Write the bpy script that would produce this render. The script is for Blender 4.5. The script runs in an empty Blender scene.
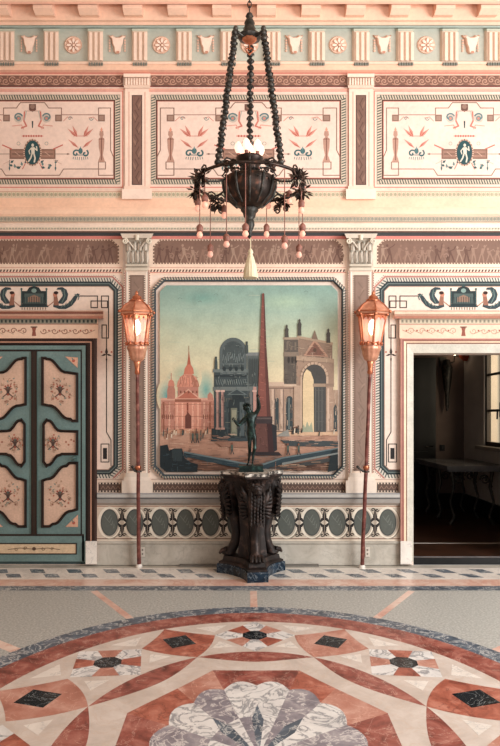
import bpy, bmesh, math, random
from mathutils import Vector, Matrix
random.seed(7)
PI = math.pi
# ------------------------------------------------------------------ camera model
CX, HY, F, EYE, D = 247.0, 417.0, 620.0, 1.55, 6.493   # principal column, horizon row, focal px, eye height, wall distance
def W(u, v, e=0.0):
    """wall point in front of the wall by e metres, read off the photograph's frame"""
    d = D - e
    return Vector(((u-CX)*d/F, -e, EYE+(HY-v)*d/F))
def G(u, v, z=0.0):
    """floor point"""
    d = F*(EYE-z)/(v-HY)
    return Vector(((u-CX)*d/F, d-D, z))
S = F/D
col = bpy.context.scene.collection

def lin(c):
    if isinstance(c, str):
        c = c.lstrip('#'); c = tuple(int(c[i:i+2], 16)/255 for i in (0, 2, 4))
    return tuple((x/12.92 if x <= 0.04045 else ((x+0.055)/1.055)**2.4) for x in c[:3]) + (1.0,)
def mixc(a, b, t):
    a, b = lin(a) if isinstance(a, str) else a, lin(b) if isinstance(b, str) else b
    return tuple(a[i]*(1-t)+b[i]*t for i in range(4))

# ------------------------------------------------------------------ materials
def newmat(name):
    m = bpy.data.materials.new(name); m.use_nodes = True
    nt = m.node_tree
    for n in list(nt.nodes): nt.nodes.remove(n)
    out = nt.nodes.new('ShaderNodeOutputMaterial'); b = nt.nodes.new('ShaderNodeBsdfPrincipled')
    nt.links.new(b.outputs[0], out.inputs[0])
    return m, nt, b, out
def noise(nt, scale, detail=4, rough=.6, dist=0, coord='Object', vec=None):
    tc = nt.nodes.new('ShaderNodeTexCoord'); n = nt.nodes.new('ShaderNodeTexNoise')
    n.inputs['Scale'].default_value = scale; n.inputs['Detail'].default_value = detail
    n.inputs['Roughness'].default_value = rough; n.inputs['Distortion'].default_value = dist
    if vec:
        mp = nt.nodes.new('ShaderNodeMapping'); mp.inputs['Scale'].default_value = vec
        nt.links.new(tc.outputs[coord], mp.inputs[0]); nt.links.new(mp.outputs[0], n.inputs['Vector'])
    else: nt.links.new(tc.outputs[coord], n.inputs['Vector'])
    return n
def ramp(nt, src, stops):
    r = nt.nodes.new('ShaderNodeValToRGB'); e = r.color_ramp.elements
    while len(e) < len(stops): e.new(.5)
    for i, (p, c) in enumerate(stops): e[i].position = p; e[i].color = lin(c) if isinstance(c, str) else c
    nt.links.new(src, r.inputs[0]); return r
def mul(nt, a, b):
    m = nt.nodes.new('ShaderNodeMix'); m.data_type = 'RGBA'; m.blend_type = 'MULTIPLY'; m.inputs[0].default_value = 1
    nt.links.new(a, m.inputs[6]); nt.links.new(b, m.inputs[7]); return m.outputs[2]
def mat_paint(name, rough=.75, lo=.80, hi=1.08, s1=3.0, s2=40.0, spec=.25, bump=0):
    m, nt, b, o = newmat(name)
    at = nt.nodes.new('ShaderNodeAttribute'); at.attribute_name = 'Col'
    n1 = noise(nt, s1); n2 = noise(nt, s2, 3)
    r1 = ramp(nt, n1.outputs[0], [(.3, (lo,)*3+(1,)), (.7, (hi,)*3+(1,))]); r2 = ramp(nt, n2.outputs[0], [(.3, (lo+.05,)*3+(1,)), (.7, (hi,)*3+(1,))])
    c = mul(nt, at.outputs['Color'], r1.outputs[0]); c = mul(nt, c, r2.outputs[0])
    nt.links.new(c, b.inputs['Base Color']); b.inputs['Roughness'].default_value = rough
    b.inputs['Specular IOR Level'].default_value = spec
    if bump:
        bp = nt.nodes.new('ShaderNodeBump'); bp.inputs['Strength'].default_value = bump; bp.inputs['Distance'].default_value = .01
        nt.links.new(n2.outputs[0], bp.inputs['Height']); nt.links.new(bp.outputs[0], b.inputs['Normal'])
    return m
def mat_noise(name, stops, scale=6, rough=.6, metal=0, detail=5, dist=0, spec=.3, bump=0, vec=None):
    m, nt, b, o = newmat(name)
    n = noise(nt, scale, detail, .6, dist, vec=vec); r = ramp(nt, n.outputs[0], stops)
    nt.links.new(r.outputs[0], b.inputs['Base Color'])
    b.inputs['Roughness'].default_value = rough; b.inputs['Metallic'].default_value = metal; b.inputs['Specular IOR Level'].default_value = spec
    if bump:
        bp = nt.nodes.new('ShaderNodeBump'); bp.inputs['Strength'].default_value = bump; bp.inputs['Distance'].default_value = .01
        nt.links.new(n.outputs[0], bp.inputs['Height']); nt.links.new(bp.outputs[0], b.inputs['Normal'])
    return m
def mat_marble(name, stops, vein, vstr, scale=5, vscale=4, rough=.28, width=.03):
    """cloudy ground with thin veins where a warped noise crosses its middle"""
    m, nt, b, o = newmat(name)
    n = noise(nt, scale, 6, .65, .6); r = ramp(nt, n.outputs[0], stops)
    v = noise(nt, vscale, 5, .6, 1.2)
    rv = ramp(nt, v.outputs[0], [(.5-width, (0, 0, 0, 1)), (.5, (vstr,)*3+(1,)), (.5+width, (0, 0, 0, 1))])
    mx = nt.nodes.new('ShaderNodeMix'); mx.data_type = 'RGBA'
    nt.links.new(rv.outputs[0], mx.inputs[0]); nt.links.new(r.outputs[0], mx.inputs[6]); mx.inputs[7].default_value = lin(vein)
    nt.links.new(mx.outputs[2], b.inputs['Base Color']); b.inputs['Roughness'].default_value = rough
    b.inputs['Specular IOR Level'].default_value = .35
    return m
def mat_emit(name, c, s):
    m, nt, b, o = newmat(name)
    n = noise(nt, 30); r = ramp(nt, n.outputs[0], [(.2, c), (.8, c)])
    nt.links.new(r.outputs[0], b.inputs['Base Color']); nt.links.new(r.outputs[0], b.inputs['Emission Color'])
    b.inputs['Emission Strength'].default_value = s; return m
def mat_glass(name, tint, mixf=.35, rough=.15):
    m, nt, b, o = newmat(name)
    tr = nt.nodes.new('ShaderNodeBsdfTransparent'); tr.inputs[0].default_value = lin(tint)
    n = noise(nt, 12); r = ramp(nt, n.outputs[0], [(.3, tint), (.7, tint)]); nt.links.new(r.outputs[0], b.inputs['Base Color'])
    b.inputs['Roughness'].default_value = rough
    mx = nt.nodes.new('ShaderNodeMixShader'); mx.inputs[0].default_value = mixf
    nt.links.new(tr.outputs[0], mx.inputs[1]); nt.links.new(b.outputs[0], mx.inputs[2]); nt.links.new(mx.outputs[0], o.inputs[0])
    return m
M = {}
M['plaster'] = mat_paint('painted_plaster', .8, .88, 1.05, 2.0, 25)
M['mural'] = mat_paint('fresco_paint', .7, .86, 1.06, 6, 70)
M['stone'] = mat_paint('painted_relief', .75, .9, 1.05, 3, 30, bump=.15)
M['door'] = mat_paint('door_paint', .5, .82, 1.08, 4, 50, .3)
M['plain'] = mat_paint('coloured_surface', .55, .85, 1.08, 6, 60, .3)
M['red'] = mat_marble('red_marble', [(.3, '#5F342D'), (.5, '#935247'), (.68, '#B47A6C')], '#D9B8A8', .55, 7, 5, width=.012)
M['red_light'] = mat_marble('light_red_marble', [(.3, '#935B4B'), (.5, '#B67E6D'), (.7, '#D0A595')], '#E6C3B0', .5, 4, 5, width=.012)
M['red_orange'] = mat_marble('orange_red_marble', [(.3, '#7E4437'), (.5, '#A9624F'), (.7, '#C98B78')], '#5A2C24', .55, 9, 6, width=.025)
M['grey'] = mat_marble('grey_blue_marble', [(.3, '#39434E'), (.55, '#5D6874'), (.75, '#8C939A')], '#D7D6D2', .8, 6, 9, width=.03)
M['violet'] = mat_marble('violet_grey_marble', [(.3, '#6F6A73'), (.55, '#938D93'), (.75, '#B9B3B3')], '#E4DFDA', .8, 7, 8, width=.03)
M['white'] = mat_marble('white_veined_marble', [(.3, '#C8C6C4'), (.5, '#DEDCD9'), (.7, '#ECEAE6')], '#6F7178', .85, 5, 7, width=.045)
M['white_plain'] = mat_marble('white_marble', [(.3, '#D3CBC2'), (.6, '#E8E1D8')], '#A9A7A6', .6, 5, 6, width=.02)
M['black'] = mat_marble('black_marble', [(.3, '#14181C'), (.6, '#20262B')], '#9DA1A0', .7, 5, 8, .2, .012)
M['beige'] = mat_marble('beige_marble', [(.3, '#BDB0A5'), (.5, '#CDC1B7'), (.7, '#D9CFC6')], '#C9B09A', .4, 5, 6, .3, .02)
M['terrazzo'] = mat_noise('grey_terrazzo', [(.3, '#92938E'), (.5, '#AAABA6'), (.62, '#BDBEB9')], 60, .42, detail=4, spec=.3)
M['pinkstone'] = mat_marble('pink_marble', [(.3, '#C9998A'), (.5, '#DBBBAB'), (.7, '#E6D3C6')], '#C27A5E', .4, 3, 3, width=.05)
M['basemarble'] = mat_marble('grey_base_marble', [(.3, '#A09A8F'), (.5, '#B6B0A5'), (.7, '#C5C0B6')], '#8C877E', .4, 4, 5, .4, .02)
M['bluemarble'] = mat_marble('dark_blue_marble', [(.3, '#0B141E'), (.55, '#142433'), (.75, '#26394A')], '#8C99A2', .55, 8, 9, .2, .02)
M['bronze'] = mat_noise('green_black_bronze', [(.35, '#0E1615'), (.55, '#1B2E2B'), (.75, '#456860')], 14, .36, .5, spec=.5)
M['darkstone'] = mat_noise('dark_carved_stone', [(.3, '#0F0B0A'), (.55, '#271D1A'), (.72, '#5A4740')], 12, .5, .15, spec=.4, bump=.3)
M['iron'] = mat_noise('dark_iron', [(.3, '#1F1E1C'), (.55, '#3D3B37'), (.75, '#6E6158')], 25, .45, .6, spec=.5)
M['copper'] = mat_noise('aged_copper', [(.3, '#8C4A35'), (.55, '#C07655'), (.75, '#E2A27C')], 14, .35, .75, spec=.5)
M['copperlight'] = mat_noise('rosy_copper', [(.3, '#B4755A'), (.55, '#DDA285'), (.75, '#F0C5A8')], 10, .4, .45, spec=.5)
M['redwood'] = mat_noise('red_painted_pole', [(.3, '#4E2A27'), (.55, '#74413A'), (.75, '#A97B6C')], 16, .5, .1)
M['bronzebrown'] = mat_noise('brown_bronze', [(.3, '#1C1614'), (.55, '#33261F'), (.75, '#7A5040')], 18, .4, .6, spec=.5)
M['terracotta'] = mat_noise('bulb_socket_brown', [(.3, '#6A4438'), (.6, '#99675A')], 20, .5)
M['tassel'] = mat_noise('cream_silk', [(.3, '#C7B792'), (.6, '#E6DCBE')], 60, .7, vec=(1, 1, .1))
M['bulb'] = mat_emit('lit_bulb', '#E8A992', .55)
M['candlebulb'] = mat_emit('candle_bulb', '#FFCDB8', 1.3)
M['bulbdim'] = mat_emit('dim_bulb', '#DDA592', .35)
M['lampbulb'] = mat_emit('lantern_bulb', '#FFE2C0', 14)
M['lampglass'] = mat_glass('lantern_glass', '#F8E4D8', .42, .3)
M['winglass'] = mat_glass('window_glass', '#FFF6E6', .06, .05)
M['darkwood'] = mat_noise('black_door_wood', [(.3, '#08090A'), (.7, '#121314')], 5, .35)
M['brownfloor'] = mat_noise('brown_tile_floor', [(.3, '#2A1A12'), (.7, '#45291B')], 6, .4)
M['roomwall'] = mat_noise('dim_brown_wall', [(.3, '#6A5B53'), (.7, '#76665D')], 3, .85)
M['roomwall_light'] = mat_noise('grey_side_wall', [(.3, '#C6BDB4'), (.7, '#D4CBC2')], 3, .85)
M['ceil'] = mat_noise('cream_ceiling', [(.3, '#D9C2AC'), (.7, '#E6D2BE')], 2, .85)
M['tablegrey'] = mat_noise('grey_table_marble', [(.3, '#5A5A5C'), (.7, '#777678')], 6, .2)

# ------------------------------------------------------------------ mesh builder
class MB:
    def __init__(s): s.v = []; s.f = []; s.c = []; s.m = []; s.mats = []; s.sm = []
    def mi(s, mat):
        if mat not in s.mats: s.mats.append(mat)
        return s.mats.index(mat)
    def face(s, pts, c='#ffffff', mat=None, smooth=False):
        i = len(s.v); s.v += [tuple(p) for p in pts]; s.f.append(list(range(i, i+len(pts))))
        if isinstance(c, list): s.c.append([lin(x) if isinstance(x, str) else x for x in c])
        else:
            c = lin(c) if isinstance(c, str) else c; s.c.append([c]*len(pts))
        s.m.append(s.mi(mat) if mat else 0); s.sm.append(smooth)
    def quadmesh(s, rows, c='#ffffff', mat=None, close_u=False, close_v=False, smooth=True):
        """rows: list of equal-length point lists, shared vertices"""
        n = len(rows[0]); i0 = len(s.v); c = lin(c) if isinstance(c, str) else c
        for r in rows: s.v += [tuple(p) for p in r]
        R = len(rows)
        for a in range(R if close_v else R-1):
            for b in range(n if close_u else n-1):
                q = [i0+a*n+b, i0+a*n+(b+1) % n, i0+((a+1) % R)*n+(b+1) % n, i0+((a+1) % R)*n+b]
                s.f.append(q); s.c.append([c]*4); s.m.append(s.mi(mat) if mat else 0); s.sm.append(smooth)
    def cap(s, pts, c='#ffffff', mat=None): s.face(pts, c, mat)
    def box(s, x0, x1, y0, y1, z0, z1, c='#ffffff', mat=None):
        P = [(x, y, z) for x in (x0, x1) for y in (y0, y1) for z in (z0, z1)]
        for q in ((0, 1, 3, 2), (4, 6, 7, 5), (0, 4, 5, 1), (2, 3, 7, 6), (0, 2, 6, 4), (1, 5, 7, 3)): s.face([P[i] for i in q], c, mat)
    def lathe(s, prof, org=(0, 0, 0), n=20, c='#ffffff', mat=None, mod=None):
        rows = []
        for (r, z) in prof:
            rows.append([(org[0]+r*(mod(2*PI*k/n, z) if mod else 1)*math.cos(2*PI*k/n), org[1]+r*(mod(2*PI*k/n, z) if mod else 1)*math.sin(2*PI*k/n), org[2]+z) for k in range(n)])
        s.quadmesh(rows, c, mat, close_u=True)
        if prof[0][0] > 1e-4: s.cap(rows[0][::-1], c, mat)
        if prof[-1][0] > 1e-4: s.cap(rows[-1], c, mat)
    def tube(s, pts, r, n=8, c='#ffffff', mat=None, cap=True):
        pts = [Vector(p) for p in pts]; rows = []; up = None
        for i, p in enumerate(pts):
            t = (pts[min(i+1, len(pts)-1)]-pts[max(i-1, 0)])
            t = t.normalized() if t.length > 1e-9 else Vector((0, 0, 1))
            if up is None: up = t.orthogonal().normalized()
            up = (up-t*up.dot(t)); up = up.normalized() if up.length > 1e-6 else t.orthogonal().normalized()
            b = t.cross(up); rr = r[i] if isinstance(r, (list, tuple)) else r
            rows.append([p+(up*math.cos(2*PI*k/n)+b*math.sin(2*PI*k/n))*rr for k in range(n)])
        s.quadmesh(rows, c, mat, close_u=True)
        if cap: s.cap(rows[0][::-1], c, mat); s.cap(rows[-1], c, mat)
    def ball(s, p, r, n=12, c='#ffffff', mat=None, sc=(1, 1, 1)):
        rows = []
        for a in range(n//2+1):
            th = PI*a/(n//2); rr = max(math.sin(th), 1e-3)
            rows.append([(p[0]+r*sc[0]*rr*math.cos(2*PI*k/n), p[1]+r*sc[1]*rr*math.sin(2*PI*k/n), p[2]-r*sc[2]*math.cos(th)) for k in range(n)])
        s.quadmesh(rows, c, mat, close_u=True)
    def build(s, name, mat, parent=None, loc=None):
        if not s.f: return None
        me = bpy.data.meshes.new(name)
        off = Vector((0, 0, 0))
        if parent is not None: off = wloc(parent)
        if loc is not None: off = Vector(loc)
        me.from_pydata([tuple(Vector(p)-off) for p in s.v], [], s.f)
        a = me.color_attributes.new('Col', 'FLOAT_COLOR', 'CORNER')
        a.data.foreach_set('color', [x for f in s.c for cc in f for x in cc])
        if s.mats:
            for mm in s.mats: me.materials.append(mm)
            me.polygons.foreach_set('material_index', s.m)
        else: me.materials.append(mat)
        me.polygons.foreach_set('use_smooth', s.sm)
        me.update()
        o = bpy.data.objects.new(name, me); col.objects.link(o)
        if parent is not None: o.parent = parent
        elif loc is not None: o.location = loc
        return o
ORG = {}
def wloc(o):
    v = Vector((0, 0, 0))
    while o is not None: v = v+Vector(o.location); o = o.parent
    return v
def tag(o, label=None, cat=None, group=None, kind=None):
    if label: o['label'] = label
    if cat: o['category'] = cat
    if group: o['group'] = group
    if kind: o['kind'] = kind
    return o
def empty(name, loc=(0, 0, 0)):
    o = bpy.data.objects.new(name, None); col.objects.link(o); o.location = loc; o.empty_display_size = .1; return o
def copy_tree(o, parent=None):
    c = o.copy(); col.objects.link(c); c.parent = parent
    for ch in list(o.children): copy_tree(ch, c)
    return c

# ------------------------------------------------------------------ 2-D paint on wall planes (pixel frame)
LAY = 0.0004
class Paint(MB):
    def __init__(s, e=0.001, cx=None, flip=False): super().__init__(); s.k = 0; s.e = e; s.cx = cx; s.flip = flip; s.sx = 1.0
    def P(s, u, v, L):
        if s.cx is not None: u = s.cx + u*s.sx*(-1 if s.flip else 1)
        return W(u, v, s.e+L*LAY+s.k*1.6e-5)
    def poly(s, pts, c, L=0):
        s.n_ = getattr(s, 'n_', 0)+1; s.k = s.n_ % 13
        if getattr(s, 'ranked', None) is not None: s.ranked.append((L, s.n_, pts, c)); return
        s.face([s.P(u, v, L) for u, v in pts], c)
    def flush(s):
        r = sorted(s.ranked, key=lambda t: (t[0], t[1])); s.ranked = None
        for i, (L, n_, pts, c) in enumerate(r): s.face([W(u, v, s.e+i*1.5e-5) for u, v in pts], c)
    def rect(s, u0, v0, u1, v1, c, L=0): s.poly([(u0, v1), (u1, v1), (u1, v0), (u0, v0)], c, L)
    def line(s, pts, w, c, L=1, closed=False):
        n = len(pts)
        for i in range(n if closed else n-1):
            (a, b), (x, y) = pts[i], pts[(i+1) % n]
            l = math.hypot(x-a, y-b)
            if l < 1e-6: continue
            dx, dy = (x-a)/l, (y-b)/l; nx, ny = -dy*w/2, dx*w/2; ex, ey = dx*w*.3, dy*w*.3
            s.poly([(a+nx-ex, b+ny-ey), (x+nx+ex, y+ny+ey), (x-nx+ex, y-ny+ey), (a-nx-ex, b-ny-ey)], c, L+.1*(i % 2))
    def oval(s, cu, cv, ru, rv, c, L=1, n=20): s.poly([(cu+ru*math.cos(2*PI*k/n), cv+rv*math.sin(2*PI*k/n)) for k in range(n)], c, L)
    def ring(s, cu, cv, ru, rv, w, c, L=1, n=24):
        s.line([(cu+ru*math.cos(2*PI*k/n), cv+rv*math.sin(2*PI*k/n)) for k in range(n)], w, c, L, True)
    def leaf(s, u, v, ang, l, w, c, L=1):
        """pointed leaf from (u,v) toward angle (deg, 0=right, 90=up)"""
        a = math.radians(ang); dx, dy = math.cos(a), -math.sin(a); nx, ny = -dy, dx
        s.poly([(u, v), (u+dx*l*.4+nx*w/2, v+dy*l*.4+ny*w/2), (u+dx*l, v+dy*l), (u+dx*l*.4-nx*w/2, v+dy*l*.4-ny*w/2)], c, L)
    def spiral(s, u, v, r, turns, a0, w, c, L=1, dirn=1, n=16):
        pts = []
        for k in range(n+1):
            t = k/n; a = a0+dirn*turns*2*PI*t; rr = r*(1-.85*t)
            pts.append((u+rr*math.cos(a), v+rr*math.sin(a)))
        s.line(pts, w, c, L)
    def rope(s, pts, w, step, dark, L=1, slant=.5, closed=True, duty=.5):
        """slanted ticks following a polyline"""
        n = len(pts)
        for i in range(n if closed else n-1):
            (a, b), (x, y) = pts[i], pts[(i+1) % n]; l = math.hypot(x-a, y-b)
            k = max(1, int(l/step)); dx, dy = (x-a)/l, (y-b)/l; nx, ny = -dy*w/2, dx*w/2; st = l/k
            for j in range(k):
                t = (j+.25)*st; q = st*duty
                p = (a+dx*t, b+dy*t); h = slant*st
                s.poly([(p[0]+nx+dx*h, p[1]+ny+dy*h), (p[0]+nx+dx*(h+q), p[1]+ny+dy*(h+q)), (p[0]-nx+dx*q, p[1]-ny+dy*q), (p[0]-nx, p[1]-ny)], dark, L)
def inset(pts, d):
    n = len(pts); out = []
    ar = sum(pts[i][0]*pts[(i+1) % n][1]-pts[(i+1) % n][0]*pts[i][1] for i in range(n)); sg = 1 if ar > 0 else -1
    for i in range(n):
        p0, p1, p2 = pts[i-1], pts[i], pts[(i+1) % n]
        def nrm(a, b):
            l = math.hypot(b[0]-a[0], b[1]-a[1]) or 1e-9; return (-(b[1]-a[1])/l*sg, (b[0]-a[0])/l*sg)
        n1, n2 = nrm(p0, p1), nrm(p1, p2); bx, by = n1[0]+n2[0], n1[1]+n2[1]; k = 2/max(bx*bx+by*by, .5)
        out.append((p1[0]+bx*k*d/1.0*.5*1.0, p1[1]+by*k*d*.5))
    return out
def loft(mb, polys, es, cols, cap=None, smooth=False, cx=None, flip=False):
    """mouldings: nested pixel polygons at heights es; cols between them"""
    def tr(u, v, e):
        if cx is not None: u = cx+(-u if flip else u)
        return W(u, v, e)
    for i in range(len(polys)-1):
        A, B = polys[i], polys[i+1]; n = len(A)
        for k in range(n):
            q = [tr(*A[k], es[i]), tr(*A[(k+1) % n], es[i]), tr(*B[(k+1) % n], es[i+1]), tr(*B[k], es[i+1])]
            mb.face(q, cols[i], smooth=smooth)
    if cap: mb.face([tr(*p, es[-1]) for p in polys[-1]], cap)
def bar(mb, u0, u1, prof, cols):
    """horizontal moulding between columns u0 and u1; prof = [(v, e), ...] from top to bottom"""
    for i in range(len(prof)-1):
        (v0, e0), (v1, e1) = prof[i], prof[i+1]
        mb.face([W(u0, v1, e1), W(u1, v1, e1), W(u1, v0, e0), W(u0, v0, e0)], cols[i] if isinstance(cols, list) else cols)
    for u in (u0, u1):
        pts = [W(u, v, e) for v, e in prof]; pts += [Vector((p.x, .0, p.z)) for p in (pts[-1], pts[0])]
        mb.face(pts, cols[0] if isinstance(cols, list) else cols)
def pxbox(mb, u0, v0, u1, v1, e0, e1, c, mat=None, taper=0):
    A = [(u0, v1), (u1, v1), (u1, v0), (u0, v0)]
    B = inset(A, taper) if taper else A
    a = [W(*p, e0) for p in A]; b = [W(*p, e1) for p in B]
    for k in range(4): mb.face([a[k], a[(k+1) % 4], b[(k+1) % 4], b[k]], c, mat)
    mb.face(b, c, mat)
def chamfer(u0, v0, u1, v1, k): return [(u0+k, v0), (u1-k, v0), (u1, v0+k), (u1, v1-k), (u1-k, v1), (u0+k, v1), (u0, v1-k), (u0, v0+k)]

# palette
CREAM, PEACH, PINK, ROSE = '#E9D6C8', '#EBC9B2', '#D58E7C', '#C4766A'
BROWN, DBROWN, TEAL, DTEAL, GGREY = '#7A5248', '#4A332E', '#5F8583', '#26393F', '#B6B9AD'
LINE = '#866A5D'
U0, U1 = -110, 610
XW0, XW1 = W(U0, 0).x, W(U1, 0).x
ZT = W(0, -12).z
# ------------------------------------------------------------------ wall shell
DO0, DO1, DOT = 413.5, 513.5, 353.0                      # right doorway opening
zt = W(0, DOT).z; xa, xb = W(DO0, 0).x, W(DO1, 0).x
TH = .22
w = MB()
w.box(XW0, xa, 0, TH, 0, ZT, CREAM); w.box(xb, XW1, 0, TH, 0, ZT, CREAM); w.box(xa, xb, 0, TH, zt, ZT, CREAM)
wall = w.build('wall_back', M['plaster']); tag(wall, 'painted cream wall with panels, friezes and pilasters behind the pedestal', 'wall', kind='structure')
BAYS = (34.0, 463.5); PIL = (-69.0, 137.0, 361.0, 567.0)

# upper wall flat bands (v 64..232)
p = Paint(.002)
def band(v0, v1, c, L=0): p.rect(U0, v0, U1, v1, c, L)
band(88, 200, '#E6CDBB'); band(198, 216, '#EFC7AC')
band(86, 87.2, ROSE, 1); band(88.5, 90, '#E0A692', 1)
p.build('painted_ground', M['plaster'], wall)

def upper_panel(c, hw, sx):
    p = Paint(.004, cx=c); 
    o = hw
    p.rect(-o-3, 90, o+3, 189, '#E9CDBE', 0)
    p.line([(-o-2.2, 91), (o+2.2, 91), (o+2.2, 187.3), (-o-2.2, 187.3)], 1.1, '#CF8375', 1, True)
    p.rect(-o, 94.5, o, 184.5, '#D3C3B0', 1)
    p.rope([(-o+2.6, 97), (o-2.6, 97), (o-2.6, 182), (-o+2.6, 182)], 4.6, 2.6, '#5E6259', 2, .6); p.line([(-o+.6, 95), (o-.6, 95), (o-.6, 184), (-o+.6, 184)], .6, '#8A857A', 2, True)
    p.rect(-o+5.3, 99.6, o-5.3, 179.6, '#4E3A34', 3); p.rect(-o+6.4, 100.8, o-6.4, 178.5, '#A9695C', 3.5)
    p.rect(-o+7.2, 101.6, o-7.2, 177.7, '#E8D0C2', 4)
    p.sx = sx
    for m in (1, -1):
        def q(u): return u*m
        P_ = lambda L: [(q(a), b) for a, b in L]
        p.line(P_([(0, 102.6), (12, 102.6), (14, 105), (16, 108), (29, 108), (29, 121)]), .9, LINE, 5)
        p.line(P_([(29, 114.8), (66, 114.8)]), .8, '#9A7468', 5)
        p.line(P_([(66, 121), (66, 108), (78, 108), (78, 150), (81, 157), (81, 175.3), (66, 175.3), (66, 162), (73, 162), (73, 169)]), .9, LINE, 5)
        p.line(P_([(73, 169), (31, 169), (27, 175.3), (0, 175.3)]), .9, LINE, 5)
        for a in (26, 69):
            p.rect(q(a)-3.4, 114.6, q(a)+3.4, 121.4, '#876B5F', 6); p.rect(q(a)-2.2, 115.8, q(a)+2.2, 120.2, '#A08476', 7)
        # candelabrum
        p.poly([(q(69)-1.8, 131), (q(69)+1.8, 131), (q(69)+2.2, 135), (q(69)+1, 137), (q(69)+3, 139), (q(69)+2.6, 148), (q(69)+1.3, 155), (q(69)+3.6, 162), (q(69)-3.6, 162), (q(69)-1.3, 155), (q(69)-2.6, 148), (q(69)-3, 139), (q(69)-1, 137), (q(69)-2.2, 135)], '#B58F7F', 6)
        p.line([(q(69), 138), (q(69), 160)], .8, '#7B5348', 7); p.leaf(q(69), 132, 90, 5, 2.6, '#D89A84', 6); p.line([(q(69)-2.5, 139), (q(69)+2.5, 139)], .7, '#7B5348', 7)
        # palmette sprays
        for k in (1, -1):
            b = q(48)
            for (a, l, dv, du) in ((66, 13, 1, 3), (42, 13, 1, 3.5), (40, 14, 12, 2)):
                ang = a if k > 0 else 180-a
                p.leaf(b+k*du, 136+dv, ang, l, 3.0, '#CF8E80', 6); p.leaf(b+k*du, 136+dv, ang+4, l*.7, 1.3, '#B5695C', 6.5)
            p.spiral(b+k*10.5, 118.5, 2.2, 1, 0, .7, '#6E8583', 6, k); p.line([(b+k*8, 118), (b+k*13, 117), (b+k*17, 121)], .7, '#C98D7E', 6)
            p.spiral(b+k*4.5, 153.5, 3.6, .9, -1, 1.5, '#3F6468', 6, k)
            for t in range(4): p.line([(b+k*(1+t*2), 157), (b+k*(1.4+t*2), 160-t*.3)], .6, '#4C6E70', 6)
        p.line([(q(41), 136), (q(55), 136)], .6, '#C9786A', 6)
        p.oval(q(48), 151, 2.2, 3.0, '#4E7073', 6); p.line([(q(48)-7, 155), (q(48)+7, 155)], .8, '#3F6468', 6); p.leaf(q(48), 150, 90, 4, 1.5, '#6E8F90', 6)
        # rosette scroll
        p.oval(q(14), 118, 4.6, 4.6, '#C7B9AC', 6); p.oval(q(14), 118.4, 2.6, 2.6, '#7A8C8A', 7); p.oval(q(14), 118.4, 1.3, 1.3, '#C8877A', 8)
        p.spiral(q(15), 117.5, 5, .7, -PI*.9 if m > 0 else -PI*.1, 1.4, '#5E7C80', 7, m)
        p.line(P_([(8, 112), (8.5, 121), (6, 126), (11, 128)]), 1.5, '#C4786B', 6); p.line(P_([(6, 111), (8, 120)]), .8, '#A9B0A6', 6); p.line(P_([(20, 126), (11, 125), (9, 129)]), 1, '#D6A091', 6)
        # tablets and swags
        p.rect(q(7), 149, q(23), 159, '#846659', 6) if m > 0 else p.rect(q(23), 149, q(7), 159, '#846659', 6)
        a0, a1 = sorted((q(8.5), q(21.5))); p.rect(a0, 150.5, a1, 157.5, '#9D7B6C', 7); p.line([(a0+1, 154), (a1-1, 154)], .8, '#5F4A42', 8); p.line([(a0+4, 152), (a1-4, 156)], .6, '#C7A592', 8)
        p.line(P_([(23, 154), (37, 154)]), .6, LINE, 6); p.leaf(q(37), 154, 180 if m > 0 else 0, 4, 2, LINE, 6)
        p.line(P_([(21, 149), (30, 145)]), 1.2, '#C0685C', 6); p.line(P_([(21, 160), (29, 164)]), .5, '#C9A596', 6)
        sw = [(8+t*14, 163+6*math.sin(t*PI)) for t in (0, .17, .33, .5, .67, .83, 1)]
        for k, (a, b) in enumerate(sw): p.leaf(q(a), b, 40+60*(k % 3), 4.6, 2.6, ('#3E5A5C', '#6B8482', '#3E5A5C')[k % 3], 6)
        p.line(P_([(23, 160), (23, 170)]), .7, '#55706F', 6); p.leaf(q(23), 166, 270, 5, 2, '#4C6668', 6)
        p.line(P_([(7, 163), (10, 169)]), .9, '#C9786A', 6)
        p.ring(q(14), 143.5, 1.6, 1.6, .6, '#A8A69A', 6, 10)
    p.line([(-10.5, 136), (10.5, 136)], .9, '#CB7F70', 6); p.rope([(-10, 136), (10, 136)], 2, 2.5, '#B9665A', 7, 0, False)
    p.poly([(-3.5, 104), (3.5, 104), (3.5, 110), (0, 112), (-3.5, 110)], '#6B4E46', 6); p.oval(0, 106.6, 2.4, 2.4, '#94776A', 7)
    p.line([(-8, 111), (8, 111)], .6, '#A98173', 6); p.poly([(-.8, 121), (.8, 121), (.5, 128), (-.5, 128)], '#3A464A', 6)
    p.oval(0, 152.5, 9.0, 13.6, '#8B6C60', 8, 28); p.rope([(8.6*math.cos(k*PI/10), 152.5+13.1*math.sin(k*PI/10)) for k in range(20)], 1.1, 2, '#D9BBA6', 9, 0)
    p.oval(0, 152.5, 7.6, 12, '#2F4E52', 10, 28)
    fig = '#D6CFBF'
    p.oval(.2, 145.2, 1.3, 1.7, fig, 11, 10); p.poly([(-1.6, 147.5), (2, 147), (2.2, 153), (-1, 154.5)], fig, 11)
    p.line([(1.6, 148), (4.6, 150.5), (4, 146.5)], 1.1, fig, 11.3); p.line([(-1.2, 148), (-3.6, 151), (-2.6, 154)], 1, fig, 11.3)
    p.line([(1.2, 153), (2.6, 158), (1.8, 162)], 1.5, fig, 11.6); p.line([(-.4, 153.5), (-1.8, 158), (-4, 161.5)], 1.4, fig, 11.6)
    p.sx = 1
    o_ = p.build('painted_panel', M['plaster'], wall)
    o_['label'] = 'cream arabesque panel with rope border above the %s' % ('painting' if sx > 1 else 'left door' if c < 200 else 'right doorway')
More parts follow.
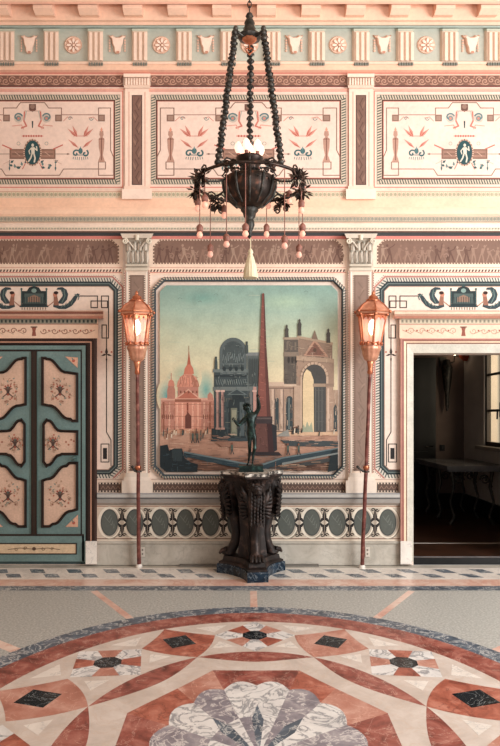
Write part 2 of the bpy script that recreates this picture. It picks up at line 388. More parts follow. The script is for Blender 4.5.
    # small guilloche strip under the panel
    g = Paint(.004, cx=c); g.rect(-o-1, 191.5, o+1, 197.5, '#D8C7AE', 0)
    k = -o
    while k < o: g.oval(k+2, 194.5, 1.5, 1.7, '#A9A48C', 1, 10); g.line([(k+4, 192.5), (k+4, 196.5)], .6, '#BDA58E', 1); k += 4.2
    g.line([(-o-1, 191.5), (o+1, 191.5)], .6, '#C79885', 1); g.build('guilloche_strip', M['plaster'], wall)
upper_panel(32.5, 88, 1.0); upper_panel(248.5, 98, 1.13); upper_panel(464.5, 88, 1.0)

# acanthus relief frieze v 73-88
def frieze_top(u0, u1):
    p = Paint(.01); p.rect(u0, 75.5, u1, 86, '#7D5C50', 0)
    p.line([(u0, 75.5), (u1, 75.5)], .9, '#4E3832', 1); p.line([(u0, 86), (u1, 86)], .9, '#4E3832', 1)
    k = u0+3; i = 0
    while k < u1-3:
        s = 1 if i % 2 else -1
        p.spiral(k, 80.7+s*.8, 3.6, 1.3, s*.5, 1.0, '#B58F7C', 2, s); p.leaf(k+1, 81-s*2, 20+s*50, 5, 1.8, '#A47B69', 2.5); p.leaf(k-1, 81+s*2.5, 200-s*30, 4, 1.5, '#5A4138', 2)
        k += 6.3; i += 1
    p.build('acanthus_frieze', M['stone'], wall)
for a, b in ((-54, 123), (151, 347), (375, 552)): frieze_top(a, b)

# ------------------------------------------------------------------ trims: cornice, doric frieze
mb = MB()
bar(mb, U0, U1, [(-14, .34), (-2, .34), (1.5, .31), (4, .30), (4, .17), (20, .15), (22, .11), (25, .09), (25.5, .05)], ['#EBC7AE', '#F0CDB4', '#E0AE97', '#D9A68E', '#EFC8AE', '#F2CFB8', '#EBC4AC', '#C9C2AE'])
cor = mb.build('trim_1', M['stone']); tag(cor, 'peach cornice along the top of the wall with projecting blocks', 'cornice', kind='structure')
k = 0
modsrc = None
while 43-45*3+44.7*k < U1:
    u = 43-44.7*3+44.7*k; k += 1
    mb = MB(); x0 = W(u-9.5, 0, .26).x; x1 = W(u+9.5, 0, .26).x
    P = lambda v, e: W(0, v, e)
    pr = [(-.28, W(0, 4.5, .28).z), (-.28, W(0, 8, .28).z), (-.26, W(0, 10, .26).z), (-.21, W(0, 15, .21).z), (-.155, W(0, 16.5, .17).z), (-.155, W(0, 2, .17).z)]
    for i in range(len(pr)):
        a, b = pr[i], pr[(i+1) % len(pr)]; mb.face([(x0, a[0], a[1]), (x1, a[0], a[1]), (x1, b[0], b[1]), (x0, b[0], b[1])], '#F0CBB3')
    for x in (x0, x1): mb.face([(x, y, z) for y, z in pr], '#EBC2AA')
    mb.build('modillion', M['stone'], cor)

mb = MB()
bar(mb, U0, U1, [(25.5, .05), (27.5, .05), (28.5, .015), (61, .015), (61.5, .045), (64, .045), (64, .035), (70, .06), (72.5, .03), (74, .02), (75.5, .012)],
    ['#B5C0B8', '#A0ADA5', GGREY, '#C8C5B2', '#EBCDB8', '#EFD2BC', '#F0CBB2', '#E3AF98', '#C97F70', '#E2B59F'])
fr = mb.build('trim_2', M['stone']); tag(fr, 'green grey frieze of grooved blocks, ox skulls and rosettes', 'frieze', kind='structure')
tri = MB()
pxbox(tri, -7.5, 30.5, 7.5, 61, .016, .05, '#DCC9B6')
pxbox(tri, -8.2, 28.6, 8.2, 30.8, .016, .06, '#B9C0B0')
for a in (-5.2, 0, 5.2): pxbox(tri, a-1.7, 32, a+1.7, 60.5, .05, .075, '#F0D8C6', taper=.5)
for a in range(6): pxbox(tri, -7+a*2.5, 62.3, -5.4+a*2.5, 65.5, .03, .06, '#7D8078')
tri0 = tri.build('triglyph', M['stone'], fr)
sk = MB()
face_ = [(a_*1.5, b_) for a_, b_ in [(-5.6, 36.4), (-4.2, 38.6), (-3.6, 44), (-2.6, 47.4), (-2.4, 51.4), (-1.2, 54), (1.2, 54), (2.4, 51.4), (2.6, 47.4), (3.6, 44), (4.2, 38.6), (5.6, 36.4), (3.4, 35.4), (1.2, 37), (-1.2, 37), (-3.4, 35.4)]]
loft(sk, [face_, inset(face_, .8), inset(face_, 1.6)], [.016, .04, .055], ['#DDB29C', '#F1D2BF'], cap='#F4DCCB')
for m in (1, -1):
    hn = [(m*3.6, 37), (m*7.4, 38), (m*8.6, 35), (m*7.6, 36), (m*4.4, 35.2)]; loft(sk, [hn, inset(hn, .3)], [.016, .04], ['#D9A78E'], cap='#EDC8B2')
    for j in range(5): pxbox(sk, m*7.6-.7, 39.5+j*2.6, m*7.6+.7, 41.3+j*2.6, .016, .03, '#E9C2AC')
    pxbox(sk, m*2-.7, 42, m*2+.7, 44.5, .05, .052, '#B07C68')
pxbox(sk, -1.4, 51, 1.4, 53, .055, .058, '#C18B75')
sk0 = sk.build('ox_skull_relief', M['stone'], fr)
ro = MB()
circ = lambda r, n=24, cv=45: [(r*math.cos(2*PI*k/n), cv+r*math.sin(2*PI*k/n)) for k in range(n)]
loft(ro, [circ(9), circ(8.4), circ(7.8)], [.016, .035, .03], ['#E6C3AE', '#F0D2BF'], cap='#E0BCA6')
for k in range(8):
    a = 2*PI*k/8; pe = [(1.8*math.cos(a-.3), 45+1.8*math.sin(a-.3)), (4.6*math.cos(a-.36), 45+4.6*math.sin(a-.36)), (7.2*math.cos(a-.14), 45+7.2*math.sin(a-.14)), (7.2*math.cos(a+.14), 45+7.2*math.sin(a+.14)), (4.6*math.cos(a+.36), 45+4.6*math.sin(a+.36)), (1.8*math.cos(a+.3), 45+1.8*math.sin(a+.3))]
    loft(ro, [pe, inset(pe, .6)], [.03, .05], ['#E9C8B4'], cap='#F5DFCF')
loft(ro, [circ(1.9, 12), circ(1.2, 12)], [.03, .06], ['#E9C2AB'], cap='#F4D8C5')
ro0 = ro.build('rosette_relief', M['stone'], fr)
for k in range(-2, 14):
    u = 7+43.95*k; ob = tri0 if k == -2 else tri0.copy()
    if k > -2: col.objects.link(ob); ob.parent = fr
    ob.location.x = (u-0)*D/F
    um = u+22.0; src = sk0 if k % 2 == 0 else ro0
    if k in (-2, -1): ob = src
    else: ob = src.copy(); col.objects.link(ob); ob.parent = fr
    ob.location.x = um*D/F
# mid ledge v 214-233
mb = MB()
bar(mb, U0, U1, [(207, .004), (210, .012), (214, .03), (216.5, .10), (221.5, .11), (222.5, .07), (227, .065), (229.5, .06), (231, .05), (232.5, .02), (236, .012), (239, .008)],
    ['#EFC9AF', '#F0D0B8', '#F2D6C0', '#D9CDB8', '#EBD3BF', '#EBD6C4', '#DDD0BC', '#EED8C6', '#8A6F62', '#3E3F3F', '#CC8076'])  # near-black band low on the ledge is its shadow, painted in
led = mb.build('trim_3', M['stone']); tag(led, 'long cream ledge moulding between upper and lower wall', 'moulding', kind='structure')
p = Paint(.112); k = U0
while k < U1: p.oval(k, 219, 1.3, 1.7, '#98968A', 0, 8); p.line([(k+1.8, 217.5), (k+1.8, 220.5)], .6, '#A89E8E', 0); k += 3.6
p.line([(U0, 216.9), (U1, 216.9)], .5, '#A2A092', 0); p.line([(U0, 221.2), (U1, 221.2)], .5, '#A2A092', 0)
p.build('egg_and_dart', M['plaster'], led)
p = Paint(.069); k = U0
while k < U1: p.oval(k, 228.6, .8, 1.0, '#A7A595', 0, 8); k += 3
p.build('bead_row', M['plaster'], led)

# figure frieze v 239-262 and dentil line
def figure_frieze(u0, u1):
    p = Paint(.004); p.rect(u0-4, 237.5, u1+4, 275, '#E9D1BE', 0)
    sh = [(u0, 246), (u0+7, 239.5), (u1-7, 239.5), (u1, 246), (u1, 264), (u0, 264)]
    p.poly(sh, '#4F3A34', 1); p.poly(inset(sh, .7), '#7F6458', 2)
    p.rope(inset(sh, .9), 1.6, 2.9, '#E0C6B0', 3, .1, True, .4)
    u = u0+6
    rnd = random.Random(int(u0)+500)
    while u < u1-5:
        c = rnd.choice(['#967A6B', '#9F8575', '#8E7163', '#6A5047']); h = rnd.uniform(13, 17); ln = rnd.uniform(-3, 3); b = 262.3
        p.oval(u+ln, b-h, 1.2, 1.5, c, 4, 8); p.poly([(u-1.7+ln*.6, b-h+2), (u+1.7+ln*.6, b-h+2), (u+1.4, b-7), (u-1.4, b-7)], c, 4)
        p.line([(u-.8, b-8), (u-1.8-rnd.random()*2.5, b)], 1.3, c, 4.3); p.line([(u+.8, b-8), (u+1.5+rnd.random()*2.5, b)], 1.3, c, 4.3)
        p.line([(u+ln*.6, b-h+3), (u+3.5, b-h+3+rnd.uniform(-3, 4)), (u+5, b-h+rnd.uniform(-3, 5))], .9, c, 4.5)
        if rnd.random() < .5: p.poly([(u-2, b-h+6), (u-5, b-4), (u-3, b-2), (u, b-7)], '#8B6F61', 3.5)
        if rnd.random() < .35: p.spiral(u+4, 256, 3, 1, rnd.random()*6, 1.2, '#93776A', 3.8); p.leaf(u+4, 262, 80, 8, 3, '#6C5449', 3.7)
        u += rnd.uniform(5.5, 9)
    p.line([(u0-3, 267.5), (u1+3, 267.5)], .7, '#CFA08E', 1)
    p.rope([(u0-3, 270.7), (u1+3, 270.7)], 2.4, 3.2, '#5B4640', 2, -.3, False)
    p.line([(u0-3, 272.6), (u1+3, 272.6)], .8, '#C47C70', 1)
    p.build('figure_frieze', M['plaster'], wall)
figure_frieze(-52, 119); figure_frieze(153, 343); figure_frieze(377, 550)

# ------------------------------------------------------------------ pilasters
def pilaster(n, c, lab):
    mb = MB()
    # lower shaft
    pxbox(mb, c-13, 268, c+13, 484, 0, .035, '#E6D2C0')
    pxbox(mb, c-11.5, 473, c+11.5, 477, .035, .05, '#DDD0C2'); pxbox(mb, c-13, 477, c+13, 480.5, .035, .06, '#E6D8CA'); pxbox(mb, c-15, 480.5, c+15, 493, 0, .065, '#E0D2C4')
    # upper shaft
    pxbox(mb, c-12, 86, c+12, 186, 0, .025, '#EDD5C4'); pxbox(mb, c-13, 186, c+13, 189, 0, .035, '#E9CFBD'); pxbox(mb, c-15, 189, c+15, 199, 0, .045, '#EFD8C8')
    o = mb.build('trim_%d' % n, M['stone']); tag(o, lab, 'pilaster', kind='structure')
    p = Paint(.036); p.rect(c-7, 275, c+7, 471, '#7C675C', 0); p.rect(c-5.6, 276.5, c+5.6, 469.5, '#8C766A', 1)
    for m in (1, -1):
        p.rope([(c+m*7.6, 275), (c+m*7.6, 471)], 1.3, 2.2, '#5E5149', 1, 0, False); p.line([(c+m*11.8, 270), (c+m*11.8, 473)], .9, '#B9806F', 1)
        p.line([(c+m*9.6, 272), (c+m*9.6, 473)], 1.1, '#F2E6DA', 1); p.line([(c+m*11, 272), (c+m*11, 473)], .8, '#A9A59A', 1); p.rope([(c+m*12.6, 272), (c+m*12.6, 473)], .9, 2.4, '#7C736A', 1, 0, False)
    for k in range(8):
        v = 282+k*24; s = 1 if k % 2 else -1
        p.line([(c-3, v), (c+3, v+8), (c-2, v+16), (c, v+24)], 1, '#7F6B60', 2); p.leaf(c, v+10, 90+s*40, 7, 2.5, '#978072', 2); p.leaf(c, v+18, 90-s*40, 6, 2.2, '#7D695E', 2)
    p.build('painted_shaft', M['plaster'], o)
    q = Paint(.026); q.rect(c-5.2, 95, c+5.2, 185, '#5A4640', 0); q.rect(c-4.2, 96, c+4.2, 184, '#7A5E54', 1)
    for k in range(7):
        v = 98+k*12.2; s = 1 if k % 2 else -1
        q.line([(c-s*2, v), (c+s*1.2, v+6), (c-s*2, v+12)], 1.2, '#664E45', 2); q.leaf(c-s, v+11, 90+s*20, 10, 2.2, '#8E7062', 2.5)
    for m in (1, -1): q.line([(c+m*8, 92), (c+m*8, 186)], .8, '#D5A593', 1)
    q.build('painted_inset', M['plaster'], o)
    # upper capital
    cp = MB()
    pxbox(cp, c-13.5, 73.5, c+13.5, 77, 0, .09, '#EED6C4'); pxbox(cp, c-12.5, 77, c+12.5, 86, .0, .04, '#E6CBB8'); pxbox(cp, c-13, 85, c+13, 88, 0, .05, '#DDC4B2')
    for k in range(9): pxbox(cp, c-11.6+k*2.7, 77.8, c-10+k*2.7, 85, .04, .06, '#F2DDCD', taper=.2)
    cp.build('fluted_capital', M['stone'], o)
    # lower corinthian capital: flared bell, leaves, volutes, abacus; darker tones paint in shade
    cp = MB()
    bell = [(270, 10.5, .04), (262, 10.8, .045), (252, 11.2, .06), (244, 12.5, .085), (238, 14.5, .12)]
    for i in range(4):
        (v0, h0, e0), (v1, h1, e1) = bell[i], bell[i+1]
        cp.face([W(c-h0, v0, e0), W(c+h0, v0, e0), W(c+h1, v1, e1), W(c-h1, v1, e1)], '#B3A797')
        for m in (1, -1): cp.face([W(c+m*h0, v0, e0), W(c+m*h0, v0, 0), W(c+m*h1, v1, 0), W(c+m*h1, v1, e1)], '#A9A294')
    ab = [(c-16.5, 233.5), (c+16.5, 233.5), (c+14.5, 238), (c-14.5, 238)]
    loft(cp, [ab, ab], [0, .145], ['#BFB3A4'], cap='#CBBFB0')
    pxbox(cp, c-11.6, 264, c+11.6, 266, .03, .065, '#CFC5B4'); pxbox(cp, c-11.6, 268, c+11.6, 270.5, .03, .06, '#CFC5B4')
    for (vb, vt, n_, sc, e0) in ((264, 250, 5, 9.6, .065), (264, 241, 4, 8.0, .055)):
        for k in range(n_):
            u = c-sc+2*sc*k/(n_-1); fl = 1+.12*(k-(n_-1)/2)*.0
            for m in (1, -1):
                cp.face([W(u, vb, e0), W(u+m*2.0, vb-3, e0), W(u+m*2.5, (vb+vt)/2, e0+.01), W(u+m*1.8, vt+1, e0+.05), W(u, vt, e0+.06), W(u, (vb+vt)/2, e0+.03)], '#CDC1B2')
            cp.face([W(u-1.8, vt+1, e0+.05), W(u, vt, e0+.06), W(u+1.8, vt+1, e0+.05), W(u, vt+3.2, e0+.075)], '#8F8B80')
            cp.face([W(u-.4, vb, e0+.035), W(u+.4, vb, e0+.035), W(u+.2, vt+2, e0+.062), W(u-.2, vt+2, e0+.062)], '#8B877C')
    for m in (1, -1):
        pts = []
        for k in range(20):
            t = k/19; a = PI*.5+m*2.0*2*PI*t*.75; r = 3.0*(1-.8*t); pts.append(W(c+m*12.2+r*math.cos(a), 241-r*math.sin(a), .14))
        cp.tube(pts, .008, 6, '#D9D0BE'); cp.tube([W(c+m*2, 250, .09), W(c+m*7, 243, .12), W(c+m*12.2, 238.6, .14)], .009, 6, '#CDC1B2')
    cp.tube([W(c, 240, .14), W(c, 235, .15)], .02, 8, '#D9D0BE')
    cp.build('leafy_capital', M['stone'], o)
    return o
pilaster(4, PIL[0], 'cream pilaster beyond the left door'); pilaster(5, PIL[1], 'cream pilaster behind the left lantern'); pilaster(6, PIL[2], 'cream pilaster behind the right lantern'); pilaster(7, PIL[3], 'cream pilaster beyond the right doorway')

# ------------------------------------------------------------------ lower bays (painted panel around each door)
def bay(c, lab, right):
    p = Paint(.003, cx=c)
    o = chamfer(-88, 277.5, 88, 478.5, 10)
    if right:      # panel is cut by the doorway
        pass
    p.poly([(-91, 275), (91, 275), (91, 311), (-91, 311)], '#E4D2C4', 0)
    for m in (1, -1):
        a, b = sorted((m*60, m*91)); p.rect(a, 311, b, 483, '#E4D2C4', 0)
        side = [(m*0, 277.5), (m*78, 277.5), (m*88, 287.5), (m*88, 468.5), (m*78, 478.5), (m*62, 478.5)]
        def off(d):
            return [(m*0, 277.5+d), (m*(78-d*.41), 277.5+d), (m*(88-d), 287.5+d*.41), (m*(88-d), 468.5-d*.41), (m*(78-d*.41), 478.5-d), (m*62, 478.5-d)]
        def strip(d0, d1, colr, L):
            A, B = off(d0), off(d1)
            for i in range(5): p.poly([A[i], A[i+1], B[i+1], B[i]], colr, L)
        strip(-1.6, 0, '#B0786E', 1); p.rope(off(-2.6), 1, 2.2, '#8A8178', 1, 0, False); strip(0, 4.6, '#CFC9BD', 1); p.rope(off(2.3), 4.0, 2.7, '#565B58', 2, .5, False, .42); p.line(off(4.4), .8, '#1F2E34', 3)
        strip(4.8, 8.6, '#3A4243', 3); p.line(off(6.2), .8, '#6E7A78', 4); strip(8.6, 9.3, '#A88A7A', 3)
        q = lambda L: [(m*a, b) for a, b in L]
        K = '#3B3431'
        p.line(q([(43, 296), (63.5, 296), (63.5, 307.6), (57, 307.6), (57, 301), (68, 301)]), 1.0, K, 5)
        p.line(q([(68, 301), (73.5, 301), (73.5, 307.6), (67.5, 307.6), (67.5, 296), (74.5, 296), (74.5, 338), (68, 338), (68, 325), (72.5, 325), (72.5, 350)]), 1.0, K, 5.3)
        p.line(q([(72.5, 350), (72.5, 432), (77, 440), (77, 466)]), .9, K, 5); p.line(q([(67, 444), (75, 444), (75, 462), (67, 462), (67, 444)]), .9, K, 5.4)
        a, b = sorted((m*69, m*73)); p.rect(a, 448, b, 459, '#2C2A2A', 5)
        for k in (-1, 1): p.leaf(m*72.5, 354, 90+k*110, 6, 2, K, 5); p.oval(m*72.5+k*5, 352, 1, 1, '#B4705F', 5, 8)
        p.leaf(m*72.5, 356, 90, 10, 3, '#4B4541', 5); p.leaf(m*72.5, 356, 270, 8, 1.6, K, 5)
        # sphinx with raised wing and scrolled tail
        def q(L): return [(m*a, 297+(b-294)*.92) for a, b in L]
        c1, c2 = '#37454A', '#60736F'
        p.poly(q([(20, 300), (25, 303.5), (31, 303), (36, 299), (40, 293), (43.5, 290), (46, 291), (44, 293), (42, 298), (38, 303.5), (32, 307), (25, 307), (19, 304.5)]), c1, 5)
        for t in range(4): p.line(q([(27+t*3.4, 305.6-t*1.2), (29+t*3.3, 302.6-t*2)]), .7, c2, 6)
        p.poly(q([(23, 301), (29, 301.5), (33, 297), (34.2, 291), (32.5, 286), (28.5, 283.2), (23.5, 283.8), (22.5, 286), (26.5, 286.2), (29, 289), (28.5, 293), (25.5, 297.5)]), c1, 6)
        p.line(q([(30, 286), (31, 293), (28, 300)]), 1, c2, 7); p.line(q([(27, 286), (29, 291)]), .8, c2, 7)
        p.oval(m*21.2, 294.5, 2.2, 2.6, '#B57B66', 7, 10); p.poly(q([(19.6, 293), (23.2, 293), (25, 303), (20, 303)]), '#8E6656', 6.5); p.oval(m*22, 292.8, 2.4, 1.7, '#3A2A26', 8, 10)
        p.line(q([(21, 298), (14, 304), (12, 301)]), .9, '#9A705F', 7)
        p.line(q([(41, 291), (45, 294), (44, 297)]), 1, c2, 7)
    # cartouche between the sphinxes
    p.poly([(-12, 291), (-7, 291), (-5, 287.5), (0, 286), (5, 287.5), (7, 291), (12, 291), (13, 306), (-13, 306)], '#2C3739', 6)
    p.poly([(-9.5, 293.5), (9.5, 293.5), (10.5, 303.5), (-10.5, 303.5)], '#4E5C5A', 7); p.poly([(-6, 297.5), (0, 294.8), (6, 297.5), (6, 302), (-6, 302)], '#8A7061', 8)
    for t in range(9): p.line([(-9.5+t*2.4, 303), (-9.5+t*2.4, 297)], .6, '#2B3638', 8.5)
    p.oval(0, 290.6, 2.6, 2.2, '#7E9690', 8, 12); p.oval(0, 285.5, 1.6, 1.6, '#3B4B4B', 7, 10)
    p.line([(-14, 306.5), (14, 306.5)], 1.2, '#25383C', 8); p.rope([(-13, 308.5), (13, 308.5)], 2.4, 2.4, '#8E7A6A', 6, 0, False, .35)
    for m in (1, -1): p.line([(m*12.5, 290), (m*12.5, 305)], 1.1, '#3F5858', 8); p.oval(m*12.5, 289, 1.1, 1.1, '#3F5858', 8, 8)
    ob = p.build('painted_panel', M['plaster'], wall); ob['label'] = lab
bay(BAYS[0], 'painted sphinx panel framing the left green door', False); bay(BAYS[1], 'painted sphinx panel framing the right doorway', True)

# dado bands v 478-493 between pilasters
def dado_band(u0, u1):
    p = Paint(.006); p.rect(u0, 478.5, u1, 493, '#DCC9B8', 0); p.rect(u0+1.5, 482.5, u1-1.5, 492.3, '#3B3230', 1); p.rect(u0+2.3, 484.3, u1-2.3, 490.6, '#5F4C44', 2)
    for v in (483.4, 491.3): p.rope([(u0+1.5, v), (u1-1.5, v)], 1.5, 3, '#D6C2B0', 3, 0, False)
    k = u0+4
    while k < u1-4: p.line([(k, 489), (k+2, 486), (k+4, 489)], .8, '#8A7062', 3); k += 5
    p.line([(u0, 479.5), (u1, 479.5)], .7, '#B0968A', 1)
    p.build('dado_band', M['plaster'], wall)
for a, b in ((97, 122.5), (151.5, 346.5), (375.5, 400), (529, 552), (-54, -30)): dado_band(a, b)
mb = MB()
DR = ((U0, -29.5), (97, 400), (527, U1))
for a, b in DR: bar(mb, a, b, [(493, .066), (494.5, .085), (497.5, .085), (499, .06), (503, .05), (505, .02)], ['#8F8F90', '#B2AFAA', '#7E7E80', '#9C9690', '#A79D94'])
o = mb.build('trim_8', M['stone']); tag(o, 'grey dado rail moulding running behind the pedestal', 'dado rail', kind='structure')
def ovals(u0, u1, first):
    p = Paint(.01); p.rect(u0, 504, u1, 541.5, '#DDD0BF', 0)
    p.line([(u0, 506.3), (u1, 506.3)], 1, '#A8836F', 1); p.line([(u0, 538.7), (u1, 538.7)], 1.2, '#8C7163', 1); p.rect(u0, 507.6, u1, 537.4, '#C9BCAB', 1)
    u = first
    while u < u1-6:
        if u > u0+6:
            dk = '#2F2B2A'
            p.oval(u+.9, 523.1, 12, 16.2, '#8F8578', 3, 28); p.oval(u, 522.5, 11.8, 16, '#E2D9C9', 3.5, 28); p.oval(u+.6, 523, 9.6, 14.2, '#B5AA9C', 4, 28)  # offset darker ovals paint a shadow crescent on each ring
            p.oval(u, 522.5, 8.7, 13.4, '#4A4E4C', 5, 28); p.oval(u, 522.5, 7.6, 12.2, '#5A5E59', 6, 28)
            for k in range(4): p.line([(u-5+k*3, 516+k*4), (u-2+k*2.2, 520+k*2.5), (u+1+k*1.2, 515+k*3)], .6, '#727670', 7)
        x = u+12.65
        if u0+3 < x < u1-3:
            for s in (1, -1):
                for t in (1, -1):
                    p.leaf(x, 522.5, 90*t if s > 0 else 90*t, 14.5, 4.5, dk, 4); p.leaf(x, 522.5+t*6, (90*t)+s*38, 9, 3, dk, 4.3); p.spiral(x+s*2.2, 522.5-t*12.5, 1.9, 1, 0, .9, dk, 4.6, s*t)
            p.oval(x, 522.5, 2.2, 2.2, '#B9AC9C', 5, 10); p.line([(x, 511), (x, 534)], .6, '#8B7F74', 5)
        u += 25.3
    p.build('oval_dado_panel', M['plaster'], wall)
ovals(97, 400, 109.4); ovals(U0, -29, -110+12); ovals(527, U1, 540)
mb = MB()
for a, b in DR: bar(mb, a, b, [(541, .012), (541.5, .045), (543.5, .045), (544.5, .03), (562.5, .03), (565, .03)], ['#8C857C', '#B2ACA2', '#8E887E', '#B0AAA0', '#A39D93'])
for f in range(len(mb.f)): pass
o = mb.build('baseboard_back', M['basemarble']); tag(o, 'grey marble baseboard along the painted wall', 'baseboard', kind='structure')

# ------------------------------------------------------------------ door surrounds
def surround(parent, c, dark):
    mb = MB(); cols = ('#8A5A4C', '#4A2F28')
    u0, u1 = c-69, c+69
    bar(mb, u0, u1, [(310.5, .02), (311.5, .15), (314, .15), (316, .12), (318.5, .09), (318.5, .02)], ['#DDB39C', '#E6BFA8' if not dark else '#7A4D3F', '#E0B8A2', '#C98F7C', '#7A5A4C'])
    mb.build('door_hood', M['plain'], parent)
    p = Paint(.05, cx=c)
    p.rect(-64, 318, 64, 338.5, '#E3C5AE', 0); p.rect(-63, 318.6, 63, 323.8, '#C8BBA3' if not dark else '#8E8A7A', 1)
    k = -62
    while k < 62: p.rect(k, 319.8, k+2, 322.6, '#8C8474' if not dark else '#3C4440', 2); k += 4.1
    p.line([(-64, 324.2), (64, 324.2)], .8, '#A8786A', 2)
    for m in (1, -1):
        for j in range(5):
            u = m*(10+j*10.5); p.spiral(u, 331, 3.4, 1.1, 0 if j % 2 else PI, .8, '#B79682' if not dark else '#8A5F4E', 2, m if j % 2 else -m); p.line([(u, 334), (u+m*9, 330)], .7, '#A98B78', 2); p.oval(u+m*5, 330.5, .9, .9, '#A4604F', 3, 8)
    p.poly([(-2.5, 326.5), (2.5, 326.5), (1.4, 331), (2.2, 336), (-2.2, 336), (-1.4, 331)], '#8C5346', 3); p.line([(-3, 327), (3, 327)], 1.1, '#5F4A40', 4)
    p.build('vine_lintel', M['plaster'], parent)
    fm = MB()
    rec = lambda h, t: [(-h, 561.5), (-h, t), (h, t), (h, 561.5)]
    if dark: seq = [(63, 338.3, .0, '#C99480'), (63, 338.3, .06, '#C99480'), (60.5, 339, .065, '#3F2A24'), (57.5, 341.5, .05, '#3A2722'), (56.5, 342.5, .05, '#C9987F'), (54.5, 343.6, .05, '#33231F'), (51.5, 345.5, .03, '#2E211E')]
    else: seq = [(63, 338.3, .0, '#A07068'), (63, 338.3, .055, '#A07068'), (61.5, 339.3, .06, '#C79386'), (59.5, 341, .055, '#8A554B'), (57.3, 342.8, .045, '#DFC4A8'), (56.3, 344, .05, '#7A5649'), (55.3, 345.2, .045, '#D2CBBD'), (50, 353, .03, '#C4BFB2'), (50, 353, -TH, '#BDB6A8')]
    for i in range(len(seq)-1):
        (h0, t0, e0, c0), (h1, t1, e1, c1) = seq[i], seq[i+1]
        A, B = rec(h0, t0), rec(h1, t1)
        for k in range(3):
            fm.face([W(c+A[k][0], A[k][1], e0), W(c+A[k+1][0], A[k+1][1], e0), W(c+B[k+1][0], B[k+1][1], e1), W(c+B[k][0], B[k][1], e1)], c1)
    fm.build('door_frame', M['plain'], parent)
    fb = MB()
    for m in (1, -1):
        a, b = sorted((c+m*51.5, c+m*63)); pxbox(fb, a, 541, b, 564.3, 0, .085, '#D8CFC3', M['white_plain'], .15)
    fb.build('marble_foot_block', M['white_plain'], parent)
d1 = empty('door_1', W(BAYS[0], 565)); tag(d1, 'green panelled double door with cream arabesque panels at left', 'door', kind='structure')
surround(d1, BAYS[0], True)
c = BAYS[0]
TG, TGD = '#6C8482', '#415252'
mb = MB()
bx = lambda a, b, v0, v1, e0, e1, cc: pxbox(mb, c+a, v0, c+b, v1, e0, e1, cc)
pxbox(mb, c-51.5, 345.5, c+51.5, 564, .002, .02, TGD)
for m in (1, -1):
    a, b = sorted((m*51.5, m*48)); bx(a, b, 345.5, 562, .02, .045, TG); a, b = sorted((m*48, m*46.6)); bx(a, b, 351, 536, .02, .03, '#2A211E')
bx(-48, 48, 345.5, 349.5, .02, .045, TG); bx(-47, 47, 349.5, 351.5, .02, .03, '#2A211E')
bx(-50, 50, 534, 536, .02, .05, '#2F2622'); bx(-50, 50, 536, 561.5, .02, .045, TG)
mb.build('outer_frame', M['door'], d1)
mb = MB()
R_ = [(-43, 543), (43, 543), (43, 554.5), (-43, 554.5)]
loft(mb, [R_, inset(R_, 1.2), inset(R_, 2.4)], [.045, .062, .05], ['#2A1E1A', '#4A332A'], cap='#D6BC9C', cx=c)
pl = mb.build('bottom_panel', M['door'], d1)
p = Paint(.052, cx=c)
for m in (1, -1):
    p.line([(m*2, 549), (m*14, 548), (m*26, 549.5)], .7, '#7A6450', 1); p.spiral(m*9, 548.6, 2, 1, 0, .7, '#7A6450', 1, m); p.spiral(m*18, 549, 1.8, 1, 0, .6, '#8C745C', 1, -m)
p.oval(0, 548.8, 2, 1.8, '#5B4438', 1, 10); p.build('arabesque', M['door'], pl)
def sc(pts_a, n=7):
    """S curve between two points (cyma)"""
    (a, b), (x, y) = pts_a; out = []
    for k in range(n+1):
        t = k/n; out.append((a+(x-a)*t, b+(y-b)*(t-.16*math.sin(2*PI*t))))
    return out
